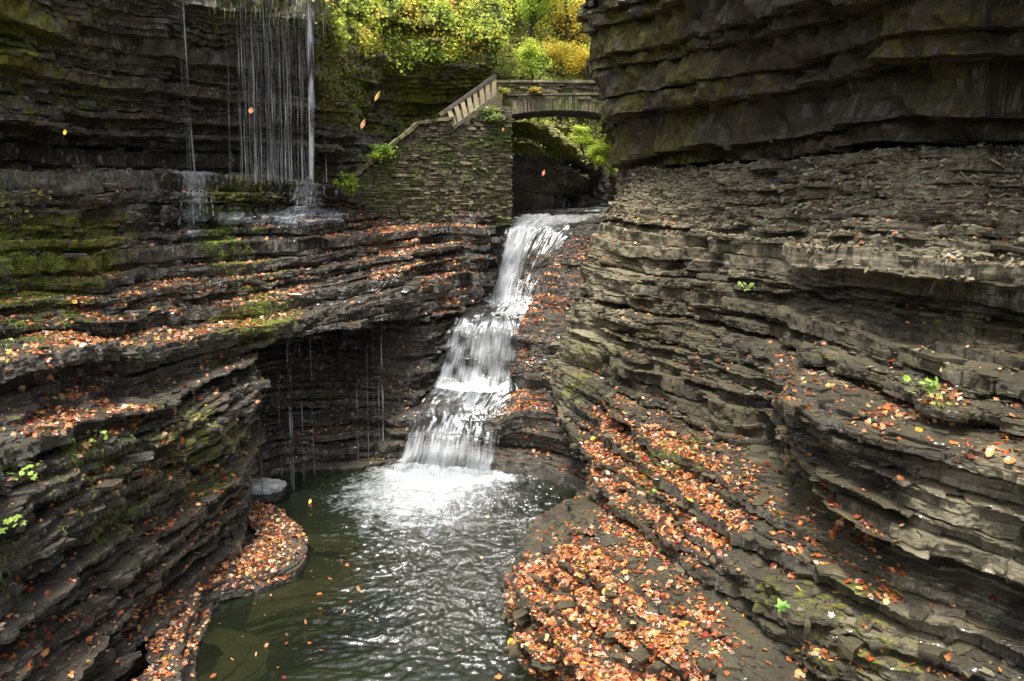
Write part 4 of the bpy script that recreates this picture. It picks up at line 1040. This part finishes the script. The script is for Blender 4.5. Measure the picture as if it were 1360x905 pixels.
# sloping coping stones along the stair edge
mb = MB()
cp = [(470, 236), (500, 211), (530, 186), (556, 165), (580, 161), (602, 159)]
for (x0, y0), (x1, y1) in zip(cp[:-1], cp[1:]):
    for q in range(3):
        fa, fb = q / 3, (q + 1) / 3 - .02
        Ya, Yb = [21.3 + 1.4 * ((x0 + (x1 - x0) * f) - 458) / 222 for f in (fa, fb)]
        a = np.array(Q(x0 + (x1 - x0) * fa, y0 + (y1 - y0) * fa, Ya)); b = np.array(Q(x0 + (x1 - x0) * fb, y0 + (y1 - y0) * fb, Yb))
        d = (b - a) / 2; mb.box((a + b) / 2 - no * .12 + np.array([0, 0, .03]), d, no * .26, np.cross(d, no) / np.linalg.norm(d) * .045, .012)
local(wall, mb.build('coping', M['stone_arch']))

# stair behind the wall
st = empty('stone_stair', P(520, 22.6, 6.2), 'narrow stone stair climbing behind the retaining wall to the bridge', 'stairs')
mb = MB()
for k in range(14):
    f = k / 13; px_ = 475 + (650 - 475) * f
    c = np.array(Q(px_, 243 + (128 - 243) * f, 22.9 + 1.3 * f)); 
    mb.box(c - np.array([0, 0, .6]), ux * .22, no * .6, (0, 0, .6), .01)
local(st, mb.build('step', M['stone_arch']))

# bridge
br = empty('stone_bridge', P(730, 24.4, 8.2), 'flat-arched stone footbridge spanning the gorge above the top waterfall', 'bridge')
Yb = 24.2
xL, xR = P(648, Yb, 8.5)[0], P(840, Yb, 8.5)[0]
xa, xb = P(668, Yb, 8.2)[0], P(822, Yb, 8.2)[0]
zs = lambda x: 8.02 + .18 * (1 - ((x - (xa + xb) / 2) / ((xb - xa) / 2)) ** 2) + 0 * x
zx = lambda x: np.where((x > xa) & (x < xb), zs(x), 7.95)
dep_b = 2.4
# arch ring of upright stones on each face
for yy in (Yb + .15, Yb + dep_b - .15):
    mb = MB(); x = xa - .25
    while x < xb + .25:
        w = rng.uniform(.07, .13); xc = x + w / 2
        h = .42 + rng.uniform(-.03, .03)
        z0 = float(zx(xc)); lean = (xc - (xa + xb) / 2) * .06
        mb.box((xc, yy, z0 + h / 2), (w / 2 - .006, 0, 0), (0, .17 + rng.uniform(0, .03), 0), (lean * .3, 0, h / 2), .01)
        x += w
    local(br, mb.build('arch_ring', M['stone_arch']))
xs = np.linspace(xa - .3, xb + .3, 40); mb = MB()
for a, b in zip(xs[:-1], xs[1:]):
    z0 = float(zx((a + b) / 2)) + .015
    mb.box(((a + b) / 2, Yb + dep_b / 2, z0 + .2), ((b - a) / 2, 0, 0), (0, dep_b / 2 - .32, 0), (0, 0, .2))
local(br, mb.build('vault', M['core']))
def parapet(y, s):
    mb = MB(); stone_face(mb, (xL, y, 8.42), np.array([1., 0, 0]), xR - xL, 8.42 if True else 0, lambda s_: 9.0, np.array([0, -s * 1., 0]), .3, hs=(.04, .1), ls=(.15, .5))
    return mb
local(br, parapet(Yb - .01, 1).build('parapet', M['stone']))
local(br, parapet(Yb + dep_b, -1).build('parapet', M['stone']))
mb = MB()
x = xL
while x < xR:
    l = rng.uniform(.35, .7)
    mb.box((x + l / 2, Yb + .14, 9.03), (l / 2 - .01, 0, 0), (0, .22, 0), (0, 0, .04), .012)
    mb.box((x + l / 2, Yb + .12, 8.66), (l / 2 - .008, 0, 0), (0, .20, 0), (0, 0, .03), .01)
    mb.box((x + l / 2, Yb + dep_b - .14, 9.03), (l / 2 - .01, 0, 0), (0, .22, 0), (0, 0, .04), .012)
    x += l
local(br, mb.build('coping', M['stone_arch']))
mb = MB(); mb.box(((xL + xR) / 2, Yb + dep_b / 2, 8.55), ((xR - xL) / 2, 0, 0), (0, dep_b / 2 - .31, 0), (0, 0, .1))
local(br, mb.build('deck', M['core']))
mb = MB()
stone_face(mb, (xL - .1, Yb + .02, 4.9), np.array([1., 0, 0]), xa - xL + .12, 4.9, lambda s_: 8.4, np.array([0, -1., 0]), 2.3)
local(br, mb.build('abutment', M['stone']))

# railing of splayed posts
rl = empty('stair_railing', Q(630, 160, 22.4), 'sloping railing with pale splayed posts at the head of the stair', 'railing')
ta, tb = np.array(Q(584, 153, 22.2)), np.array(Q(658, 101, 22.7))
ba, bb = np.array(Q(602, 170, 22.15)), np.array(Q(660, 127, 22.65))
mb = MB(); d = (tb - ta) / 2; up = np.cross(d, no); up /= np.linalg.norm(up)
mb.box((ta + tb) / 2, d, no * .07, up * .05, .006); local(rl, mb.build('top_rail', M['rail']))
mb = MB(); d = (bb - ba) / 2; mb.box((ba + bb) / 2, d, no * .07, up * .045, .006); local(rl, mb.build('bottom_rail', M['rail']))
for k in range(8):
    f = k / 7
    b0 = ba + (bb - ba) * (.03 + .90 * f)
    tpx = .16 + .80 * f
    t0 = ta + (tb - ta) * tpx
    w0 = .065
    d = (t0 - b0) / 2; mb = MB()
    mb.box((t0 + b0) / 2, ux * w0, no * .05, d, .008)
    local(rl, mb.build('post', M['post']))

# pale rock in the pool
def boulder():
    u = np.linspace(0, 2 * np.pi, 80, endpoint=False); v = np.linspace(-np.pi / 2, np.pi / 2, 40)
    U, Vv = np.meshgrid(u, v)
    x, y, z = np.cos(Vv) * np.cos(U), np.cos(Vv) * np.sin(U), np.sin(Vv)
    r = 1 + .26 * fbm(x * 1.7, y * 1.7, z * 1.7, 88, 5)
    Vt = np.stack([x * .36 * r, y * .30 * r, z * .15 * r + .03], -1)
    i = np.arange(40 * 80).reshape(40, 80); j = np.roll(i, -1, 1)
    f = np.stack([i[:-1], j[:-1], j[1:], i[1:]], -1).reshape(-1, 4)
    o = mk('boulder', Vt, f, M['pale_rock'], smooth=True); o.location = P(355, 15.0, .0)
    tag(o, 'small pale rounded rock in the pool under the thin drip', 'rock')
boulder()

# ==================================================================== PLANTS
GREENS = np.array([(.16, .22, .03), (.24, .27, .04), (.32, .30, .05), (.09, .15, .03), (.40, .33, .05), (.30, .20, .04)])
def foliage_mesh(name, pos, nrm, size, pal, w, seed=0, tilt=.5, parent=None):
    n = len(pos)
    cl = fbm(pos[:, 0] * 1.7, pos[:, 1] * 1.7, pos[:, 2] * 1.7, seed, 2)
    order = np.clip((cl * .45 + .5 + rng.normal(0, .16, n)), 0, .999)
    cw = np.cumsum(w) / np.sum(w)
    ci = np.searchsorted(cw, order)
    col = pal[ci] * rng.uniform(.7, 1.25, (n, 1))
    o = leaf_mesh(name, pos, nrm, size, col, tilt=tilt, mat=M['foliage'])
    if parent is not None: local(parent, o)
    return o
def blades(name, pos, length, droop, pal, width=.012, lean=None):
    """grass-like blades hanging or rising from pos"""
    n = len(pos); k = 4
    az = rng.uniform(0, 6.28, n); L_ = length * rng.uniform(.5, 1.3, n)
    t = np.linspace(0, 1, k)
    hor = np.stack([np.cos(az), np.sin(az), 0 * az], -1)
    if lean is not None: hor = hor * .6 + np.array(lean)
    c = pos[:, None] + hor[:, None] * (L_[:, None] * .55 * t)[..., None]
    c[..., 2] += L_[:, None] * (.7 * t - droop * t ** 2)
    side = np.stack([-hor[:, 1], hor[:, 0], 0 * az], -1); side /= np.linalg.norm(side, axis=1)[:, None] + 1e-6
    w = width * (1 - t * .9)
    V = np.stack([c - side[:, None] * w[None, :, None], c + side[:, None] * w[None, :, None]], 2)   # n,k,2,3
    i = np.arange(n * k * 2).reshape(n, k, 2)
    f = np.stack([i[:, :-1, 0], i[:, :-1, 1], i[:, 1:, 1], i[:, 1:, 0]], -1).reshape(-1, 4)
    col = pal[rng.integers(0, len(pal), n)] * rng.uniform(.6, 1.3, (n, 1))
    return mk(name, V, f, M['foliage'], cols=np.repeat(col, k * 2, 0))

def surf(src, poly, n, up=-2, extra=None):
    c = src['cen']; px, py, _ = proj(c)
    w = src['area'] * inpoly(px, py, poly) * (src['nrm'][..., 2] > up)
    if extra is not None: w = w * extra(c[..., 0], c[..., 1], c[..., 2])
    w = w.ravel(); s = w.sum()
    if s <= 0: return np.zeros((0, 3)), np.zeros((0, 3))
    idx = rng.choice(len(w), n, p=w / s)
    u, v = rng.random(n)[:, None], rng.random(n)[:, None]
    a, b, d = [src[k].reshape(-1, 3)[idx] for k in 'abd']
    return a + (b - a) * u + (d - a) * v, src['nrm'].reshape(-1, 3)[idx]

YEL = np.array([(.13, .20, .025), (.28, .38, .04), (.44, .50, .06), (.58, .48, .055), (.58, .34, .05), (.32, .16, .04)])
# cover of ferns and small leafy growth over the cliff top behind the stair
p1, n1 = surf(upleft, [(425, -60), (700, -60), (700, 120), (640, 70), (560, 90), (500, 55), (430, 110)], 30000, up=-.55, extra=lambda x, y, z: (z > 9.55 + .35 * vnoise(x * 1.1, y * 1.1, 0, 44)) * (.25 + np.clip(.5 + fbm(x * 1.2, y * 1.2, z * 1.2, 3, 2), 0, 1)))
hang = np.array([0, -.4, .5])
o = foliage_mesh('ground_cover', p1 + n1 * rng.uniform(0, .22, (len(p1), 1)) + np.array([0, 0, -1]) * rng.exponential(.07, (len(p1), 1)), n1 * .5 + hang, rng.uniform(.05, .115, len(p1)), YEL * 1.12, [.3, 3.2, 4, 1.5, .6, .3], 4); stuff(o)
# hanging moss and grass fringe on the drip lip
p2, n2 = surf(upleft, [(296, -30), (440, -30), (480, 60), (470, 110), (440, 90), (430, 40), (380, 22), (300, 30)], 5000, up=-.6)
o = blades('hanging_grass', p2, .30, 1.5, np.array([(.10, .15, .04), (.18, .22, .06), (.26, .25, .09), (.14, .2, .1), (.3, .22, .06)]), .008, lean=(0, -.4, 0)); stuff(o)
p3, n3 = surf(upleft, [(428, 20), (475, 20), (490, 110), (470, 170), (445, 150), (430, 100)], 3500)
o = foliage_mesh('ground_cover', p3 + n3 * rng.uniform(0, .1, (len(p3), 1)), n3 + hang, rng.uniform(.04, .08, len(p3)), GREENS * 1.4, [2, 4, 3, 1, 1, .5], 6); stuff(o)
# moss cushions on the left ledges
mp = []
for poly, n in (([(283, 285), (315, 295), (345, 350), (315, 368), (292, 330)], 5000), ([(320, 360), (365, 370), (390, 430), (365, 445), (330, 400)], 4000),
                ([(0, 260), (40, 300), (90, 370), (60, 410), (0, 420)], 3500), ([(0, 240), (60, 240), (120, 330), (110, 400), (0, 470)], 4500), ([(100, 560), (300, 540), (320, 640), (180, 730), (80, 700)], 2500), ([(60, 420), (400, 400), (390, 470), (220, 480), (60, 480)], 1500), ([(300, 232), (420, 240), (410, 280), (300, 275)], 1200), ([(0, 715), (15, 715), (15, 800), (0, 800)], 300), ([(90, 570), (150, 585), (150, 620), (90, 620)], 700), ([(130, 690), (180, 670), (170, 720), (130, 730)], 600)):
    a, b = surf(left, poly, n, up=-.1); mp.append(a)
o = blades('moss', np.concatenate(mp), .13, .95, np.array([(.16, .26, .03), (.26, .40, .04), (.12, .18, .025), (.32, .36, .05)]), .006); stuff(o)

# shrubs and trees behind and beyond the bridge
def tree(name, base, h, crown_r, pal, w, label, cat, group, n=5000, lean=0, leaf=.11, clumps=26):
    root = empty(name, base, label, cat, group)
    b = np.array(base); mb = MB(); tips = []
    t = np.linspace(0, 1, 9)
    tr = b + np.stack([lean * t ** 1.6 + .15 * vnoise(t * 3, b[0], 0, 5), .1 * vnoise(t * 3, b[1], 0, 6), h * .85 * t], -1)
    mb.tube(tr, h * .022 * (1 - .75 * t) + .012, 8)
    for k in range(clumps):
        s = rng.uniform(.3, 1); o_ = tr[0] + (tr[-1] - tr[0]) * s
        az = rng.uniform(0, 6.28); rr = crown_r * rng.uniform(.35, 1.0) * (1.15 - .6 * s)
        e = o_ + np.array([math.cos(az) * rr, math.sin(az) * rr, rng.uniform(-.05, .35) * rr + h * .1])
        mid = (o_ + e) / 2 + np.array([0, 0, .12 * rr])
        mb.tube([o_, mid, e], np.array([.022, .014, .005]) * h * .35, 5); tips.append(e); tips.append(mid)
    local(root, mb.build('trunk', M['bark']))
    tips = np.array(tips)
    pick = rng.integers(0, len(tips), n)
    pos = tips[pick] + rng.normal(size=(n, 3)) * crown_r * np.array([.17, .17, .11]) * rng.uniform(.6, 1.3, (len(tips), 1))[pick]
    foliage_mesh('crown', pos, np.tile([[0, -.2, 1.]], (n, 1)), rng.uniform(.7, 1.3, n) * leaf, pal, w, int(abs(b[0] * 10)) + 3, .45, parent=root)
    return root
GT = 'autumn trees beyond the bridge'
YY = np.array([(.42, .36, .04), (.62, .50, .05), (.70, .54, .06), (.68, .42, .05), (.36, .42, .05)])
GG = np.array([(.14, .23, .03), (.28, .40, .04), (.42, .54, .06), (.54, .58, .08), (.2, .28, .035)])
tree('tree', P(752, 38, 10.6), 6.5, 2.2, YY, [1, 2, 3, 2, 1], 'bright yellow autumn tree high above the bridge beside the right cliff', 'tree', GT, 6000)
tree('tree', P(700, 33, 10.8), 5.0, 1.6, GG, [1, 2, 3, 3, .5], 'lime green tree leaning over the left end of the bridge', 'tree', GT, 6500, lean=.6, leaf=.09)
tree('tree', P(726, 40, 11.5), 7.5, 1.6, np.concatenate([GG[:3], YY[:2]]), [2, 2, 1, 1, 1], 'thin grey-green tree between the lime and the yellow tree', 'tree', GT, 2600)
tree('tree', P(668, 36, 11.5), 7.5, 2.4, YEL, [1, 2, 3, 2, 1, .5], 'yellow-green tree at the top edge left of the lime tree', 'tree', GT, 5000)
tree('tree', P(820, 42, 10.6), 8, 2.6, YY, [1, 2, 2, 2, 2], 'golden tree partly hidden by the right overhang', 'tree', GT, 5000)
GS = 'shrubs on the far bank'
def shrub(px, Y, z, h, r, pal, w, label, group=GS, n=3500, leaf=.08):
    return tree('shrub', P(px, Y, z), h, r, pal, w, label, 'shrub', group, n, leaf=leaf, clumps=16)
shrub(785, 34.5, 6.5, 1.3, .95, GG, [.6, 2, 3, 2, 1], 'bright green shrub seen through the arch next to the right cliff', n=5000)
shrub(806, 36.5, 5.7, 1.0, .8, GG, [1, 3, 2, 1, 2], 'olive shrub low by the far stream beyond the arch', n=2600)
shrub(712, 28.6, 8.1, .5, .45, np.concatenate([GG, YY[:1]]), [1, 3, 3, 2, 1, 1], 'low yellow-green bush on the mossy bank under the left end of the arch', n=1500, leaf=.06)
shrub(745, 35, 10.2, 1.7, 1.6, YY, [2, 3, 2, 1, 2], 'golden shrub showing just above the middle of the parapet', n=3500)
shrub(778, 36, 10.3, 1.4, 1.2, YY, [2, 3, 2, 1, 2], 'yellow shrub above the right end of the parapet', n=2600)
shrub(705, 30.5, 9.6, 1.6, 1.0, GG, [.5, 1, 3, 3, .3], 'lime shrub just above the left end of the parapet', n=3500, leaf=.07)
GV = 'creepers on the retaining wall'
shrub(648, 22.4, 7.55, .5, .45, np.array([(.12, .2, .05), (.2, .27, .07), (.3, .32, .1), (.1, .15, .04)]), [2, 2, 1, 1], 'green creeper spilling over the wall top below the railing', GV, 1500, .07)
shrub(506, 21.3, 6.4, .6, .42, GG, [3, 2, 1, .5, 2], 'olive creeper on the left slope of the retaining wall', GV, 1200, .06)
shrub(460, 20.3, 5.5, .75, .42, GG, [2, 2, 2, 1, 1], 'leafy green plant on the corner between the wet ledge and the retaining wall', GV, 1300, .07)
shrub(797, 31.0, 6.3, 1.2, .85, GG, [.3, 1.5, 3, 3, .5], 'lime bush nearest the right cliff in the arch opening', n=5000, leaf=.07)
shrub(772, 30.2, 7.1, 1.0, .6, GG, [.3, 1.5, 3, 2.5, 1], 'green bush in the middle of the arch opening above the dark rock', n=2400, leaf=.06)
shrub(712, 24.05, 8.62, .22, .26, np.array([(.45, .2, .05), (.5, .35, .06), (.25, .28, .05)]), [2, 2, 1], 'rust and yellow creeper trailing along the bridge face under the parapet', GV, 500, .05)
shrub(664, 24.05, 8.55, .3, .2, np.array([(.5, .38, .05), (.4, .4, .06), (.3, .3, .05)]), [2, 2, 1], 'small yellow creeper where the railing meets the bridge', GV, 350, .05)
# vegetation on the far hillside
p4, n4 = surf(far, [(680, -200), (880, -200), (870, 240), (805, 240), (765, 165), (690, 135)], 16000, up=-.3, extra=lambda x, y, z: (z > 6.5))
o = foliage_mesh('ground_cover', p4 + n4 * rng.uniform(0, .25, (len(p4), 1)), n4 + hang, rng.uniform(.06, .12, len(p4)), np.concatenate([GG, YY]), [1, 2, 2, 2, 1, 1, 1.5, 1.5, 1, 1], 8); stuff(o)

p5, n5 = surf(far, [(688, 150), (715, 150), (770, 195), (815, 235), (805, 262), (760, 225), (712, 195)], 3200, up=.0)
o = foliage_mesh('ground_cover', p5 + n5 * rng.uniform(0, .1, (len(p5), 1)), n5 + hang, rng.uniform(.05, .10, len(p5)), np.array([(.3, .36, .06), (.45, .42, .16), (.5, .46, .28), (.36, .42, .08), (.4, .3, .12)]), [2, 2, 2, 2, 1], 12); stuff(o)
# small plants rooted in the ledges
def seedling(px, py, Y, label, n=12, size=.08, col=(.25, .38, .06), h=.16):
    b = np.array(Q(px, py, Y)); root = empty('plant', b, label, 'plant', 'small green plants on the rocks')
    mb = MB(); pos = []
    for k in range(n):
        az = rng.uniform(0, 6.28); r = rng.uniform(.3, 1) * h
        e = b + np.array([math.cos(az) * r, math.sin(az) * r * .7 - .03, rng.uniform(.3, 1) * h])
        mb.tube([b, (b + e) / 2 + np.array([0, 0, .02]), e], .004, 4); pos.append(e)
    local(root, mb.build('stem', M['bark']))
    pos = np.array(pos); c = np.array(col) * rng.uniform(.7, 1.3, (n, 1))
    o = leaf_mesh('leaves', pos, np.tile([[0, -.4, 1.]], (n, 1)), rng.uniform(.7, 1.2, n) * size, c, tilt=.4, mat=M['foliage'])
    local(root, o)
def hit(px, py, src):
    """depth of the rock surface seen at a pixel"""
    x, y, d = proj(src['cen']); m = (np.abs(x - px) < 5) & (np.abs(y - py) < 5)
    return src['cen'][..., 1][m].min() if m.any() else 10
for px_, py_, src, lab, kw in (
    (988, 388, right, 'pale green seedling on the upper right strata below the loose talus', dict(n=9, size=.10, col=(.32, .44, .10))),
    (1222, 528, right, 'leafy green plant among red leaves on the upper right leaf ledge', dict(n=16, size=.09, h=.2)),
    (1250, 548, right, 'low yellow-green sprout right of the leafy plant on the upper leaf ledge', dict(n=8, size=.07, col=(.3, .34, .07))),
    (1040, 806, right, 'single bright green leaf on the dark lower right strata', dict(n=3, size=.12, h=.05, col=(.25, .5, .10))),
    (862, 655, right, 'small dark green sprout on the middle leaf terrace', dict(n=8, size=.06, h=.1)),
    (12, 705, left, 'green sprig at the left edge of the wet foreground face', dict(n=14, size=.08)),
    (30, 640, left, 'ferny plant above the leaf pile at the left edge', dict(n=18, size=.07, h=.2)),
    (130, 590, left, 'small green plant on the foreground leaf ledge at left', dict(n=12, size=.06)),
    (15, 300, left, 'bushy plant hanging on the mossy wall at the left edge', dict(n=40, size=.09, h=.35, col=(.24, .28, .06))),
    (60, 270, left, 'sparse yellow-green plant on the stony band at upper left', dict(n=14, size=.07, h=.2, col=(.3, .28, .06)))):
    seedling(px_, py_, hit(px_, py_, src) - .03, lab, **kw)

# ==================================================================== CAMERA, LIGHT, SKY
cam = bpy.data.cameras.new('camera'); co = bpy.data.objects.new('camera', cam); COL.objects.link(co)
co.location = (0, 0, CAMZ); co.rotation_euler = (R(90) - PIT, 0, 0)
cam.sensor_width = 36; cam.lens = 36 * FPX / 1360; cam.shift_y = -(452.5 - PPY) / 1360
cam.clip_end = 500; S.camera = co
SUN_EL, SUN_AZ = 74, 215        # azimuth the light comes from, clockwise from +Y
w = bpy.data.worlds.new('World'); S.world = w; w.use_nodes = True
nt = w.node_tree; bg = nt.nodes['Background']
sky = nt.nodes.new('ShaderNodeTexSky'); sky.sky_type = 'NISHITA'; sky.sun_disc = False
sky.sun_elevation = R(SUN_EL); sky.sun_rotation = R(SUN_AZ); sky.dust_density = 3; sky.air_density = .7; sky.ozone_density = .6
hs = nt.nodes.new('ShaderNodeHueSaturation'); hs.inputs['Saturation'].default_value = .3
nt.links.new(sky.outputs[0], hs.inputs['Color']); nt.links.new(hs.outputs[0], bg.inputs[0]); bg.inputs[1].default_value = .15
sl = bpy.data.lights.new('sun', 'SUN'); so = bpy.data.objects.new('sun', sl); COL.objects.link(so)
sl.energy = 2.2; sl.angle = R(12); sl.color = (1, .95, .86)
az = R(SUN_AZ); el = R(SUN_EL)
from mathutils import Vector
dirv = Vector((math.sin(az) * math.cos(el), math.cos(az) * math.cos(el), math.sin(el)))
so.rotation_euler = dirv.to_track_quat('Z', 'Y').to_euler(); so.location = (0, 0, 40)
S.view_settings.view_transform = 'Standard'; S.view_settings.look = 'None'; S.view_settings.gamma = 1
S.view_settings.exposure = 1.95
S.cycles.max_bounces = 8; S.cycles.transparent_max_bounces = 16
S.cycles.use_denoising = True
